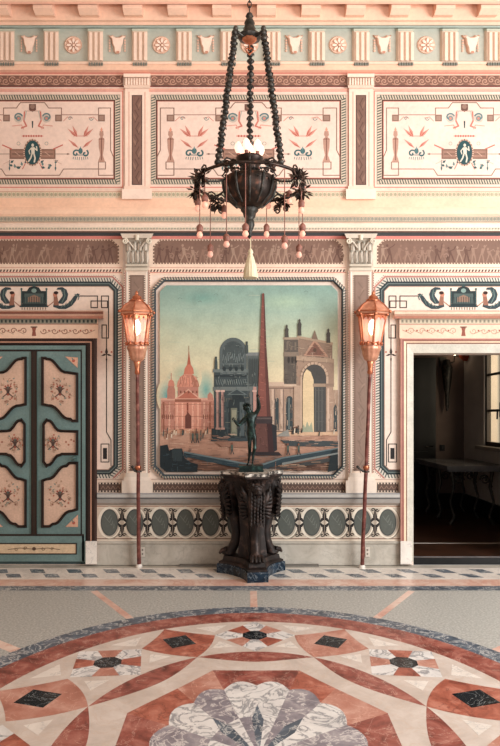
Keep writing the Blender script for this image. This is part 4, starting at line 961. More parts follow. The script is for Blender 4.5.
# right wall with window opening
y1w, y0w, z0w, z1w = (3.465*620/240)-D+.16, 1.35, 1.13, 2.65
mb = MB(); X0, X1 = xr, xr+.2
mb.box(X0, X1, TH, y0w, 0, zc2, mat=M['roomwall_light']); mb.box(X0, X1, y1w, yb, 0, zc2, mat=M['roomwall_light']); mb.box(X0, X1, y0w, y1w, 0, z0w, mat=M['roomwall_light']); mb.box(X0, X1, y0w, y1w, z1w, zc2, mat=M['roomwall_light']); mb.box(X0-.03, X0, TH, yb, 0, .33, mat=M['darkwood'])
o = mb.build('wall_right', M['roomwall_light']); tag(o, 'grey right wall with a window in the room beyond the doorway', 'wall', kind='structure')
mb = MB(); mb.box(xl-.1, xr+.2, TH, yb+.1, zc2, zc2+.1, mat=M['roomwall']); o = mb.build('ceiling', M['roomwall']); tag(o, 'dark ceiling of the room beyond the doorway', 'ceiling', kind='structure')
wn = empty('window_1', (xr, y1w, z0w)); tag(wn, 'bright casement window with dark bars in the room beyond the doorway', 'window', kind='structure')
mb = MB(); fx0, fx1 = xr+.02, xr+.08
DKF = '#3A322D'
for a, b in ((y0w, y0w+.06), (y1w-.06, y1w), ((y0w+y1w)/2+.02, (y0w+y1w)/2+.12)): mb.box(fx0, fx1, a, b, z0w, z1w, DKF)
for z in (z0w, z1w-.06): mb.box(fx0, fx1, y0w, y1w, z, z+.06, DKF)
zs = [EYE+(HY-374)*8.85/F, EYE+(HY-410.5)*8.85/F]
for z in zs: mb.box(fx0+.01, fx1-.01, y0w, y1w, z-.017, z+.017, DKF)
mb.build('window_frame', M['plain'], wn)
mb = MB(); mb.box(xr+.045, xr+.05, y0w+.03, y1w-.03, z0w+.03, z1w-.03); mb.build('window_pane', M['winglass'], wn)
mb = MB(); mb.box(xr-.12, xr+.02, y0w-.05, y1w+.05, z0w-.05, z0w, '#8C8279'); mb.build('window_sill', M['plain'], wn)
ym = (y0w+y1w)/2+.07
mb = MB(); mb.box(fx0-.02, fx0, ym-.015, ym+.015, 1.55, 1.75, '#1E1A18'); mb.tube([(fx0-.02, ym, 1.64), (fx0-.05, ym, 1.64), (fx0-.055, ym, 1.52)], .012, 8, '#1E1A18'); mb.build('latch', M['plain'], wn)
d3_ = empty('door_3', (2.5, yb, FZ)); tag(d3_, 'black door in the far wall of the dim room', 'door', kind='structure')
dxl, dxr = 1.95, (435-CX)*DB/F; dzt = EYE+(HY-358)*DB/F
mb = MB(); mb.box(dxl, dxr, yb-.04, yb-.0, FZ, dzt); lf = mb.build('door_leaf', M['darkwood'], d3_)
for z0, z1 in ((.3, 1.0), (1.15, 2.25)):
    mb = MB(); mb.box(dxl+.15, dxr-.12, yb-.055, yb-.04, z0, z1); mb.build('raised_panel', M['darkwood'], lf)
mb = MB(); mb.tube([(dxr-.06, yb-.04, 1.08), (dxr-.06, yb-.09, 1.08), (dxr-.16, yb-.09, 1.08)], .012, 8, '#6B655C'); mb.build('door_handle', M['iron'], lf)
# console table with iron scroll brackets
dn, df = 8.22, 9.72; ty0, ty1 = dn-D, df-D; tx0, tz = (447-CX)*dn/F, .90
ct = empty('console_table', ((tx0+xr)/2, (ty0+ty1)/2, FZ)); tag(ct, 'long grey stone topped console table under the window beyond the doorway', 'table')
mb = MB(); mb.box(tx0, xr-.02, ty0, ty1, tz-.05, tz); mb.box(tx0+.03, xr-.03, ty0+.03, ty1-.03, tz-.08, tz-.05); mb.build('table_top', M['tablegrey'], ct)
for y in (ty0+.18, (ty0+ty1)/2, ty1-.18):
    for x, s in ((tx0+.12, 1), (xr-.16, -1)):
        mb = MB()
        pts = [(x, y, tz-.08), (x+s*.03, y, .6), (x-s*.02, y, .4), (x+s*.04, y, .2), (x-s*.02, y, FZ+.01)]; mb.tube(pts, [.03, .022, .018, .02, .03], 8)
        sp = [(x+s*(.1+.07*(1-.8*t/14)*math.cos(t*.75)), y, tz-.2+.07*(1-.8*t/14)*math.sin(t*.75)) for t in range(15)]; mb.tube(sp, .01, 6)
        mb.tube([(x, y, tz-.3), (x+s*.05, y, tz-.22), (x+s*.1, y, tz-.13)], .01, 6); mb.build('iron_leg', M['iron'], ct)
# wall sconce and small lamp
sx_, sy = (447-CX)*DB/F, yb
def zB(v, d=DB-.1): return EYE+(HY-v)*d/F
so = empty('wall_sconce', (sx_, sy, zB(385))); tag(so, 'black tapered torch sconce on the far wall beyond the doorway', 'wall lamp')
mb = MB(); mb.lathe([(.015, zB(411)), (.03, zB(405)), (.035, zB(395)), (.07, zB(380)), (.09, zB(368)), (.06, zB(364)), (.05, zB(360))], (sx_-.04, sy-.13, 0), 12); mb.build('torch_body', M['iron'], so)
mb = MB(); mb.box(sx_-.13, sx_-.02, sy-.04, sy, zB(366), zB(357)); mb.tube([(sx_-.07, sy-.02, zB(370)), (sx_-.06, sy-.08, zB(372)), (sx_-.04, sy-.13, zB(370))], .02, 8); mb.build('wall_bracket', M['iron'], so)
mb = MB(); mb.tube([(sx_-.04, sy-.13, zB(364)), (sx_+.07, sy-.13, zB(362)), (sx_+.08, sy-.13, zB(356))], .012, 8); mb.build('lamp_arm', M['iron'], so)
mb = MB(); mb.ball((sx_+.08, sy-.13, zB(353.8)), .03); b_ = mb.build('lamp_bulb', M['lampbulb'], so); b_['label'] = 'small lit bulb'
mb = MB(); mb.lathe([(.035, zB(361)), (.10, zB(357)), (.12, zB(351)), (.05, zB(348))], (sx_+.25, sy-.13, 0), 14, '#B5502F'); sh_ = mb.build('red_shade', M['plain'], so)
mb = MB(); mb.tube([(sx_+.25, sy, zB(356)), (sx_+.25, sy-.13, zB(350))], .012, 8); mb.tube([(sx_+.08, sy-.13, zB(356)), (sx_+.25, sy-.13, zB(356))], .01, 8); mb.build('shade_arm', M['iron'], so)
sw = empty('wall_switch', ((442-CX)*DB/F, yb, zB(448))); tag(sw, 'small black switch box low on the far wall beyond the doorway', 'switch')
mb = MB(); a = (442-CX)*DB/F; mb.box(a-.035, a+.035, yb-.03, yb, zB(451), zB(445), '#0E0E0F'); mb.build('switch_box', M['plain'], sw); mb = MB(); mb.box(a-.012, a+.012, yb-.045, yb-.03, zB(449.4), zB(446.6), '#2A2A2C'); mb.build('switch_button', M['plain'], sw)

# ------------------------------------------------------------------ sockets on the baseboard
for (u, lab) in ((142.5, 'pale wall socket on the baseboard beside the left lantern pole'), (367.5, 'small wall socket on the baseboard beside the right lantern pole')):
    so_ = empty('wall_socket', W(u, 552, .03)); tag(so_, lab, 'socket')
    mb = MB(); pxbox(mb, u-2.2, 547, u+2.2, 557, .03, .045, '#CFC6BA', taper=.3); mb.build('socket_plate', M['plain'], so_)
    for v in (550, 554):
        mb = MB(); pxbox(mb, u-.7, v-.8, u+.7, v+.8, .045, .048, '#6E665E'); mb.build('socket_hole', M['plain'], so_)

# ------------------------------------------------------------------ lanterns on poles
LH = (565-294)/S     # height scale
def make_lantern():
    r = empty('pole_lantern', (0, 0, 0))
    s = 1/99.5
    zv = lambda v: (EYE+(HY-v)*6.22/F)*1.001      # photo row -> height along the pole
    hexp = lambda rad, z, n=6, ph=PI/6: [(rad*math.cos(2*PI*k/n+ph), rad*math.sin(2*PI*k/n+ph), z) for k in range(n)]
    mb = MB()
    prof = [(.028, .0), (.030, .03), (.021, .05)]
    z = .05; top = zv(361)
    n = 60; rows = []
    mb.lathe([(.034, 0), (.034, .02), (.022, .035)], n=14, mat=M['white_plain'])
    for i in range(n+1):
        t = i/n; zz = .03+(top-.03)*t; tw = t*26
        rows.append([((.0205-.004*t)*(1+.10*math.cos(3*(2*PI*k/12)+tw))*math.cos(2*PI*k/12), (.0205-.004*t)*(1+.10*math.cos(3*(2*PI*k/12)+tw))*math.sin(2*PI*k/12), zz) for k in range(12)])
    mb.quadmesh(rows, mat=M['redwood'], close_u=True)
    po = mb.build('pole', M['redwood'], r)
    mb = MB(); mb.lathe([(.02, zv(374)), (.03, zv(372)), (.022, zv(369)), (.03, zv(364)), (.038, zv(361)), (.03, zv(360))], n=16); mb.build('collar', M['copper'], r)
    mb = MB(); mb.lathe([(.026, zv(470)), (.034, zv(468)), (.026, zv(466))], n=14); mb.build('collar', M['copper'], r)
    # lower bowl
    mb = MB(); fl = lambda a, z: 1+.06*math.cos(12*a)
    mb.lathe([(.03, zv(361.5)), (.06, zv(359.5)), (.078, zv(355)), (.086, zv(350.5)), (.093, zv(349.5)), (.098, zv(347.5)), (.094, zv(346))], n=36, mod=fl)
    mb.lathe([(.092, zv(346.3)), (.110, zv(345)), (.110, zv(343.3)), (.094, zv(342.5))], n=6)
    mb.build('gilt_bowl', M['copperlight'], r)
    for k in range(12):
        a = 2*PI*k/12; rr = .105; p0 = Vector((rr*math.cos(a), rr*math.sin(a), zv(343.2)))
        mb = MB(); mb.ball(p0, .016, 8, sc=(1, 1, 1.3)); mb.lathe([(.016, -.02), (.010, -.012), (.0, .02)], p0, 6); mb.build('leaf_crest', M['copper'], r)
    # frame bars and glass
    rb, rt, zb_, zt_ = .098, .143, zv(343), zv(314.5)
    B, T = hexp(rb, zb_), hexp(rt, zt_)
    mb = MB()
    for k in range(6):
        mb.tube([B[k], T[k]], .0105, 6); mb.tube([B[k], B[(k+1) % 6]], .010, 6); mb.tube([T[k], T[(k+1) % 6]], .012, 6)
        e = Vector(T[k])*1.0; mb.ball((T[k][0]*1.07, T[k][1]*1.07, zt_-.004), .018, 8)
        # scalloped top valance
        for j in range(3):
            t0, t1 = j/3, (j+1)/3; a, b = Vector(T[k]).lerp(Vector(T[(k+1) % 6]), t0), Vector(T[k]).lerp(Vector(T[(k+1) % 6]), t1); m_ = (a+b)/2-Vector((0, 0, .028)); mb.face([a*.995, b*.995, m_*.985])
    mb.build('lantern_frame', M['copper'], r)
    mb = MB()
    for k in range(6):
        a, b, c_, d_ = Vector(B[k]), Vector(B[(k+1) % 6]), Vector(T[(k+1) % 6]), Vector(T[k]); mb.face([a*.985, b*.985, c_*.985, d_*.985])
    mb.build('glass_panes', M['lampglass'], r)
    # roof
    mb = MB()
    R = [hexp(.165, zv(314.2)), hexp(.176, zv(312)), hexp(.171, zv(310.6)), hexp(.115, zv(305)), hexp(.062, zv(301.2)), hexp(.058, zv(300))]
    mb.quadmesh(R, close_u=True, smooth=False); mb.face(R[0][::-1])
    ro_ = mb.build('lantern_roof', M['copperlight'], r)
    mb = MB()
    for k in range(6): mb.tube([R[1][k], R[3][k], R[4][k]], [.010, .008, .006], 6); mb.ball((R[1][k][0]*1.02, R[1][k][1]*1.02, R[1][k][2]), .017, 8)
    for k in range(6): mb.tube([R[1][k], R[1][(k+1) % 6]], .008, 6)
    mb.build('roof_rib', M['copper'], ro_)
    mb = MB(); mb.lathe([(.07, zv(301.4)), (.072, zv(300)), (.045, zv(299)), (.05, zv(297.5)), (.03, zv(296)), (.012, zv(294.6)), (.02, zv(293.6)), (.012, zv(292.4)), (.0, zv(291))], n=14); mb.build('finial', M['copper'], r)
    mb = MB(); mb.lathe([(.018, zv(343)), (.018, zv(337)), (.012, zv(336))], n=10); mb.build('candle_tube', M['tassel'], r)
    mb = MB(); mb.ball((0, 0, zv(327)), .036, 12, sc=(1, 1, 2.2)); bb = mb.build('lit_bulb', M['lampbulb'], r); bb['label'] = 'glowing bulb'
    return r
def place_lantern(o, ub, vb, ut, vt_, lab, e_top):
    b = G(ub, vb); d = D-e_top; t = Vector(((ut-CX)*d/F, -e_top, EYE+(HY-vt_)*d/F)); ax = (t-b).normalized()
    o.location = b; q = Vector((0, 0, 1)).rotation_difference(ax); o.rotation_mode = 'QUATERNION'; o.rotation_quaternion = q; tag(o, lab, 'lantern', 'copper pole lanterns')
    return b, ax
l1 = make_lantern(); l2 = copy_tree(l1)
b1, a1 = place_lantern(l1, 139, 567.2, 137.3, 361, 'copper six-sided lantern on a red pole beside the green door', .27)
b2, a2 = place_lantern(l2, 362, 568, 370.5, 361, 'copper six-sided lantern on a red pole beside the open doorway', .27)
for r, b, ax, s_ in ((l1, b1, a1, .6), (l2, b2, a2, 1)):
    k = (W(0, 470).z-b.z)/ax.z; pt = b+ax*k
    mb = MB(); ring = [(pt.x+.03*math.cos(2*PI*j/12), pt.y+.03*math.sin(2*PI*j/12), pt.z) for j in range(13)]; mb.tube(ring, .008, 6)
    mb.tube([(pt.x-.02, pt.y+.02, pt.z), (pt.x-.05, (pt.y-.06)/2, pt.z+.02), (pt.x-.05, -.06, pt.z+.02)], .010, 6); mb.tube([(pt.x-.03, pt.y-.02, pt.z), (pt.x-.09*s_, pt.y-.03, pt.z+.05)], .010, 6); mb.ball((pt.x-.09*s_, pt.y-.03, pt.z+.05), .016, 8)
    me = mb.build('pole_bracket', M['iron'], None)
    me.parent = r; bpy.context.view_layer.update(); me.matrix_parent_inverse = r.matrix_world.inverted(); me['label'] = 'dark iron wall bracket'

# ------------------------------------------------------------------ pedestal
PC = Vector((.055, -.355, 0)); RT = .14
pd = empty('pedestal', PC); tag(pd, 'dark carved three-sided pedestal with winged lions on a blue marble base', 'pedestal')
def tri_plan(rc, hw, ri, n=8):
    """triangle plan: blunt corners at radius rc, half width hw, concave sides reaching in to ri"""
    pts = []
    for k in range(3):
        a = -PI/2+RT+k*2*PI/3; ca, sa = math.cos(a), math.sin(a); a2 = a+PI/3
        pts.append((rc*ca+hw*sa, rc*sa-hw*ca)); pts.append((rc*ca-hw*sa, rc*sa+hw*ca))
        p0 = Vector(pts[-1]); an = a+2*PI/3; p2 = Vector((rc*math.cos(an)+hw*math.sin(an), rc*math.sin(an)-hw*math.cos(an))); pm = Vector((ri*math.cos(a2), ri*math.sin(a2))); ctl = pm*2-(p0+p2)/2
        for j in range(1, n):
            t = j/n; q = p0*(1-t)**2+ctl*2*t*(1-t)+p2*t*t; pts.append((q.x, q.y))
    return pts
def tri_stack(mb, levels, mat=None):
    rows = [[(PC.x+x, PC.y+y, z) for x, y in tri_plan(rc, hw, ri)] for (z, rc, hw, ri) in levels]
    mb.quadmesh(rows, mat=mat, close_u=True, smooth=False); mb.face(rows[0][::-1], mat=mat); mb.face(rows[-1], mat=mat)
ZP = 1.015
mb = MB(); tri_stack(mb, [(0, .345, .10, .19), (.085, .345, .10, .19), (.095, .338, .095, .185)]); bo = mb.build('marble_base', M['bluemarble'], pd); bo['label'] = 'dark blue veined marble base'
mb = MB(); tri_stack(mb, [(.095, .325, .09, .175), (.115, .325, .09, .175), (.13, .29, .08, .15), (.17, .28, .075, .14)]); mb.build('stepped_plinth', M['darkstone'], pd)
mb = MB(); tri_stack(mb, [(.16, .14, .06, .07), (.4, .11, .05, .06), (.7, .13, .055, .07), (.93, .2, .07, .12)]); mb.build('core', M['darkstone'], pd)
mb = MB(); tri_stack(mb, [(.915, .25, .085, .15), (.935, .26, .09, .155), (.955, .275, .10, .165), (.965, .30, .11, .18), (.99, .30, .11, .18)]); mb.build('cornice', M['darkstone'], pd)
mb = MB(); tri_stack(mb, [(.985, .305, .115, .185), (ZP, .305, .115, .185)]); M['worn'] = mat_noise('worn_marble_edge', [(.42, '#3A3532'), (.5, '#8C857C'), (.58, '#D6CFC4')], 22, .5); mb.build('top_slab', M['worn'], pd)
for k in range(3):
    a = -PI/2+RT+k*2*PI/3; ca, sa = math.cos(a), math.sin(a)
    def pt(r, t, z): return Vector((PC.x+r*ca-t*sa, PC.y+r*sa+t*ca, z))
    mb = MB()
    # body: chest swelling, leg narrowing, hock and paw
    secs = [(.93, .20, .085, .075), (.87, .235, .085, .08), (.79, .25, .095, .09), (.71, .245, .094, .082), (.62, .22, .075, .07), (.52, .19, .056, .058), (.42, .172, .045, .052), (.33, .178, .042, .05), (.26, .205, .045, .052), (.21, .24, .055, .06), (.18, .25, .06, .065)]
    rows = []
    for (z, r, hw, hr) in secs: rows.append([pt(r+hr*math.cos(2*PI*j/16)*(1+.06*math.cos(6*2*PI*j/16)), hw*math.sin(2*PI*j/16), z) for j in range(16)])
    mb.quadmesh(rows, close_u=True)
    # fur locks down the chest
    for j in range(9):
        for i in range(5):
            z = .84-j*.035+(.015 if i % 2 else 0); t = (i-2)*.028; rr = .25+.088*math.cos(t*8)-.012*j*.3
            mb.tube([pt(rr-.02, t, z), pt(rr+.004, t*1.05, z-.02), pt(rr-.006, t*1.02, z-.05)], [.012, .011, .002], 5)
    bd = mb.build('lion_body', M['darkstone'], pd)
    mb = MB()
    mb.ball(pt(.29, 0, .865), .062, 14, sc=(1, 1, 1.1)); mb.ball(pt(.345, 0, .845), .034, 10, sc=(1, 1, .85)); mb.ball(pt(.37, 0, .855), .014, 8)
    for s in (1, -1):
        mb.ball(pt(.31, s*.045, .91), .02, 8); mb.ball(pt(.338, s*.024, .882), .010, 8); mb.tube([pt(.335, s*.006, .90), pt(.345, s*.022, .9), pt(.33, s*.04, .892)], .009, 6); mb.ball(pt(.355, s*.016, .838), .017, 8)
    for j in range(14):
        an = PI*(j/13)-PI/2*0; t = .075*math.cos(an*1.0); z = .865+.07*math.sin(PI*2*j/13); mb.tube([pt(.275, .055*math.cos(2*PI*j/14), .865+.06*math.sin(2*PI*j/14)), pt(.265, .09*math.cos(2*PI*j/14), .86+.09*math.sin(2*PI*j/14))], [.022, .006], 6)
    mb.tube([pt(.33, 0, .82), pt(.32, 0, .79), pt(.31, 0, .75)], [.03, .025, .006], 8)
    mb.build('lion_head', M['darkstone'], bd)
    mb = MB()
    mb.ball(pt(.27, 0, .195), .062, 12, sc=(1, 1, .62))
    for j in range(4): t = (j-1.5)*.03; mb.tube([pt(.26, t, .225), pt(.31, t*1.15, .215), pt(.335, t*1.2, .185)], [.022, .021, .012], 8)
    mb.build('paw', M['darkstone'], bd)
    for s in (1, -1):
        mb = MB()
        for j in range(8):
            b0 = pt(.22-.004*j, s*(.085), .80-.028*j); ln = .20-.011*j; th = math.radians(60-j*13)
            tip = b0+(pt(0, 0, 0)-pt(.6, -s*.55, 0)).normalized()*ln*math.cos(th)*.75+Vector((0, 0, 1))*ln*math.sin(th)*.5
            tip = tip+pt(.05, 0, 0)-pt(0, 0, 0)
            mid = (b0+tip)/2+(pt(.03, s*.02, 0)-pt(0, 0, 0))
            mb.tube([b0, mid, tip], [.018, .02, .006], 6)
        mb.tube([pt(.25, s*.07, .72), pt(.255, s*.10, .79), pt(.22, s*.12, .85)], [.03, .032, .02], 8)
        mb.build('wing', M['darkstone'], bd)

# ------------------------------------------------------------------ dancing figure
def skin(verts, edges, radii, name, mat, parent, root=0, sub=2):
    me = bpy.data.meshes.new('tmp'); me.from_pydata([tuple(v) for v in verts], edges, []); ob = bpy.data.objects.new('tmp', me); col.objects.link(ob)
    ob.modifiers.new('s', 'SKIN'); 
    for i, r in enumerate(radii): me.skin_vertices[0].data[i].radius = (r, r) if not isinstance(r, tuple) else r; me.skin_vertices[0].data[i].use_root = (i == root)
    m2 = ob.modifiers.new('u', 'SUBSURF'); m2.levels = sub; m2.render_levels = sub
    bpy.context.view_layer.update(); dg = bpy.context.evaluated_depsgraph_get()
    nm = bpy.data.meshes.new_from_object(ob.evaluated_get(dg)); bpy.data.objects.remove(ob); bpy.data.meshes.remove(me)
    return nm
SD = 6.13; ys_ = SD-D
ST = Vector(((251-CX)*SD/F, ys_, ZP))
stt = empty('bronze_statue', ST); tag(stt, 'dark green bronze nude dancing man with raised arm on the pedestal top', 'statue')
mb = MB()
hwp = .115; hd = .095
for (z0, z1, g) in ((0, .018, .008), (.018, .05, 0), (.05, .06, .005)): mb.box(ST.x-hwp-g, ST.x+hwp+g, ys_-hd-g, ys_+hd+g, ZP+z0, ZP+z1)
mb.build('plinth', M['bronze'], stt)
zf = ZP+.06
def q(u, v, dy=0):
    d = SD+dy; return Vector(((u-CX)*d/F, ys_+dy, zf+(463.0-v)*SD/F))
J = {'pelvis': (q(252.2, 431), (.031, .025)), 'waist': (q(251.3, 425.5, -.005), (.032, .026)), 'chest': (q(251, 418, -.008), (.041, .030)), 'neckb': (q(250.6, 412.4, -.004), (.026, .022)), 'neck': (q(249.4, 410, -.004), .017),
     'head1': (q(247.4, 406.2, -.012), (.025, .028)), 'head2': (q(246.0, 402.8, -.012), (.021, .024)),
     'shR': (q(255.6, 412.2, .002), .019), 'elR': (q(259.6, 405.0, -.02), .0135), 'wrR': (q(258, 396.6, -.05), .0092),
     'shL': (q(246.2, 415.4, -.008), .019), 'elL': (q(238.6, 423.6, -.03), .0135), 'wrL': (q(234.6, 418.6, -.07), .0092),
     'hipR': (q(254.6, 435, .0), .024), 'knR': (q(254.8, 446.2, -.05), .0185), 'caR': (q(253.6, 450.5, -.03), .0165), 'anR': (q(252.6, 460, -.035), .0095), 'toR': (q(252.2, 462.2, -.085), .0085),
     'hipL': (q(249.6, 435, .0), .024), 'knL': (q(249.6, 446.6, .005), .0185), 'caL': (q(249.8, 450.5, .02), .0165), 'anL': (q(248.5, 460, .03), .0095), 'toL': (q(247.2, 462.2, -.015), .0085)}
names = list(J); E_ = [('pelvis', 'waist'), ('waist', 'chest'), ('chest', 'neckb'), ('neckb', 'neck'), ('neck', 'head1'), ('head1', 'head2'), ('neckb', 'shR'), ('shR', 'elR'), ('elR', 'wrR'), ('neckb', 'shL'), ('shL', 'elL'), ('elL', 'wrL'),
     ('pelvis', 'hipR'), ('hipR', 'knR'), ('knR', 'caR'), ('caR', 'anR'), ('anR', 'toR'), ('pelvis', 'hipL'), ('hipL', 'knL'), ('knL', 'caL'), ('caL', 'anL'), ('anL', 'toL')]
V_ = [J[n][0] for n in names]; Rr = [tuple(x*1.38 for x in J[n][1]) if isinstance(J[n][1], tuple) else J[n][1]*(1.0 if n[:2] in ('hi', 'kn', 'ca', 'an', 'to') else 1.5 if n[:4] == 'head' else 1.4) for n in names]; Ed = [(names.index(a), names.index(b)) for a, b in E_]
def hand(w, el, side):
    """palm and five separate bent fingers"""
    d = (w-el).normalized(); ax = d.cross(Vector((0, 1, 0))).normalized(); nrm = ax.cross(d)
    wi = names.index(w_name)
    pm = w+d*.018; V_.append(pm); Rr.append((.0105, .006)); Ed.append((wi, len(V_)-1)); return d, ax, nrm, pm
fing = MB()
for w_name, el in (('wrR', 'elR'), ('wrL', 'elL')):
    d, ax, nrm, pm = hand(J[w_name][0], J[el][0], 1)
    for j in range(4):
        b0 = pm+ax*(j-1.5)*.0062+d*.004; ln = (.020, .024, .022, .017)[j]; cu = .25+.12*j
        fing.tube([b0, b0+d*ln*.5+nrm*ln*.1*cu+ax*(j-1.5)*.001, b0+d*ln*.9-nrm*ln*.5*cu, b0+d*ln*1.05-nrm*ln*.9*cu], [.0036, .0034, .003, .002], 6)
    b0 = pm-ax*.008-d*.010; fing.tube([b0, b0-ax*.009+d*.006, b0-ax*.013+d*.016-nrm*.004], [.004, .0038, .0024], 6)
nm = skin(V_, Ed, Rr, 'body', M['bronze'], stt)
bm = bmesh.new(); bm.from_mesh(nm)
# face, ears, muscles, toes joined into the body
ex = MB(); hc = J['head1'][0]; hu = (J['head2'][0]-hc).normalized(); fw = Vector((-.35, -.92, .12)).normalized(); sd = hu.cross(fw).normalized()
ex.tube([hc+fw*.022+hu*.010, hc+fw*.034-hu*.002, hc+fw*.026-hu*.006], [.003, .006, .004], 6)
for s in (1, -1): ex.ball(hc+fw*.0225+sd*s*.010+hu*.007, .0052, 8); ex.ball(hc+sd*s*.026-hu*.001, .0065, 8, sc=(.7, 1, 1.4)); ex.tube([hc+fw*.024+sd*s*.003+hu*.013, hc+fw*.023+sd*s*.016+hu*.013], .0035, 6)
ex.tube([hc+fw*.025-sd*.008-hu*.012, hc+fw*.028-hu*.0125, hc+fw*.025+sd*.008-hu*.012], .003, 6); ex.ball(hc+fw*.019-hu*.020, .0095, 8)
ch_ = J['chest'][0]
for s in (1, -1): ex.ball(ch_+Vector((s*.019, -.021, .012)), .016, 10, sc=(1, .6, .8))
wa = J['waist'][0]
for j in range(3):
    for s in (1, -1): ex.ball(wa+Vector((s*.010, -.021, .012-j*.018)), .010, 8, sc=(1, .5, .8))
for n_ in ('toR', 'toL'):
    t0 = J[n_][0]
    for j in range(5): ex.ball(t0+Vector(((j-2)*.0048, -.008+abs(j-1)*.0015, -.004)), .0038, 8)
me2 = bpy.data.meshes.new('x'); me2.from_pydata(ex.v+fing.v, [], ex.f+[[i+len(ex.v) for i in f] for f in fing.f]); bm.from_mesh(me2)
for f in bm.faces: f.smooth = True
zmin = min(v.co.z for v in bm.verts)
for v in bm.verts: v.co = v.co-ST+Vector((0, 0, zf-zmin-.0005))
bmesh.ops.recalc_face_normals(bm, faces=bm.faces)
fin = bpy.data.meshes.new('statue_body'); bm.to_mesh(fin); bm.free(); fin.materials.append(M['bronze'])
bo_ = bpy.data.objects.new('statue_body', fin); col.objects.link(bo_); bo_.parent = stt
mb = MB(); dz = Vector((0, 0, zf-zmin)); rh = random.Random(2)
for j in range(46):
    dirv = (hu*rh.uniform(-.2, 1)+sd*rh.uniform(-1, 1)-fw*rh.uniform(-.35, 1)).normalized(); p0 = hc+dz+hu*.014+dirv*.034
    mb.ball(p0, rh.uniform(.008, .013), 7)
mb.build('hair', M['bronze'], stt)
mb = MB(); pe_ = J['pelvis'][0]+dz; mb.tube([pe_+Vector((.01, .03, -.0)), pe_+Vector((.015, .055, .012)), pe_+Vector((.02, .07, -.004))], [.006, .005, .002], 6); mb.build('small_tail', M['bronze'], stt)

# ------------------------------------------------------------------ chandelier
CD = 4.8; sc_ = CD/F; cx0 = (249.5-CX)*sc_; cy0 = CD-D
cz = lambda v: EYE+(HY-v)*sc_
chd = empty('chandelier', (cx0, cy0, cz(183))); tag(chd, 'dark iron chandelier with hanging bulbs, three bead chains and a tassel', 'chandelier')
C0 = Vector((cx0, cy0, 0))
# chain to the ceiling
mb = MB(); z = cz(13); i = 0
while z < ZC-.03:
    lk_ = [(cx0+(.014*math.cos(t) if i % 2 else 0), cy0+(0 if i % 2 else .014*math.cos(t)), z+.026+.026*math.sin(t)) for t in [2*PI*j/10 for j in range(11)]]; mb.tube(lk_, .0045, 6); z += .040; i += 1
mb.tube([(cx0, cy0, z-.01), (cx0, cy0, ZC)], .006, 6); mb.build('ceiling_chain', M['iron'], chd)
mb = MB(); mb.lathe([(.008, cz(12.5)), (.022, cz(14)), (.03, cz(16.5)), (.018, cz(18.5)), (.03, cz(20)), (.04, cz(23)), (.034, cz(26)), (.045, cz(28)), (.045, cz(33)), (.06, cz(34.5)), (.085, cz(36)), (.09, cz(38)), (.05, cz(40)), (.02, cz(42)), (.0, cz(43))][::-1], (cx0, cy0, 0), 20, mod=lambda a, z: 1+.05*math.cos(8*a)); mb.build('crown', M['iron'], chd)
mb = MB(); mb.lathe([(.0, cz(44.5)), (.03, cz(43)), (.05, cz(40.5)), (.06, cz(39.3))], (cx0, cy0, 0), 16); mb.tube([(cx0, cy0, cz(44)), (cx0, cy0, cz(48))], .006, 6)
hp = [(cx0+.028*math.sin(t)**3, cy0, cz(51)+.0018*(13*math.cos(t)-5*math.cos(2*t)-2*math.cos(3*t)-math.cos(4*t))) for t in [2*PI*j/20 for j in range(21)]]; mb.tube(hp, .006, 6); mb.build('copper_boss', M['copper'], chd)
RR = .418; ZR = cz(184)
angs = [math.radians(-125), math.radians(-55), math.radians(90)]
RC = .40
# three bead chains; the third hangs at the back
for k, a in enumerate(angs):
    top = C0+Vector((.115*math.cos(a)*1.6 if k < 2 else .01, .1*math.sin(a), cz(36.5))); bot = C0+Vector((RC*math.cos(a), RC*math.sin(a), ZR+.02))
    mb = MB(); mb.tube([C0+Vector((0, 0, cz(36))), (C0+Vector((0, 0, cz(36)))).lerp(top, .6)+Vector((0, 0, -.02)), top], [.016, .012, .009], 8); mb.ball(top+Vector((0, 0, .012)), .02, 10); mb.build('crown_arm', M['iron'], chd)
    mb = MB(); L_ = (bot-top).length; n = int(L_/.046); dr = (bot-top).normalized(); u_ = dr.orthogonal().normalized(); w2 = dr.cross(u_)
    mb.tube([top, bot], .008, 6)
    for j in range(n):
        p0 = top+dr*(j+.6)*L_/n; t = j*1.1
        off = u_*math.cos(t)*.004+w2*math.sin(t)*.004
        mb.ball(p0+off, .026, 8, sc=(1, 1, .9))
        for i in range(4):
            an = t+i*PI/2; o2 = u_*math.cos(an)+w2*math.sin(an); mb.face([p0+o2*.018-dr*.02, p0+o2*.03+dr.cross(o2)*.008, p0+o2*.026+dr*.018, p0+o2*.03-dr.cross(o2)*.008])
    mb.build('bead_chain', M['iron'], chd)
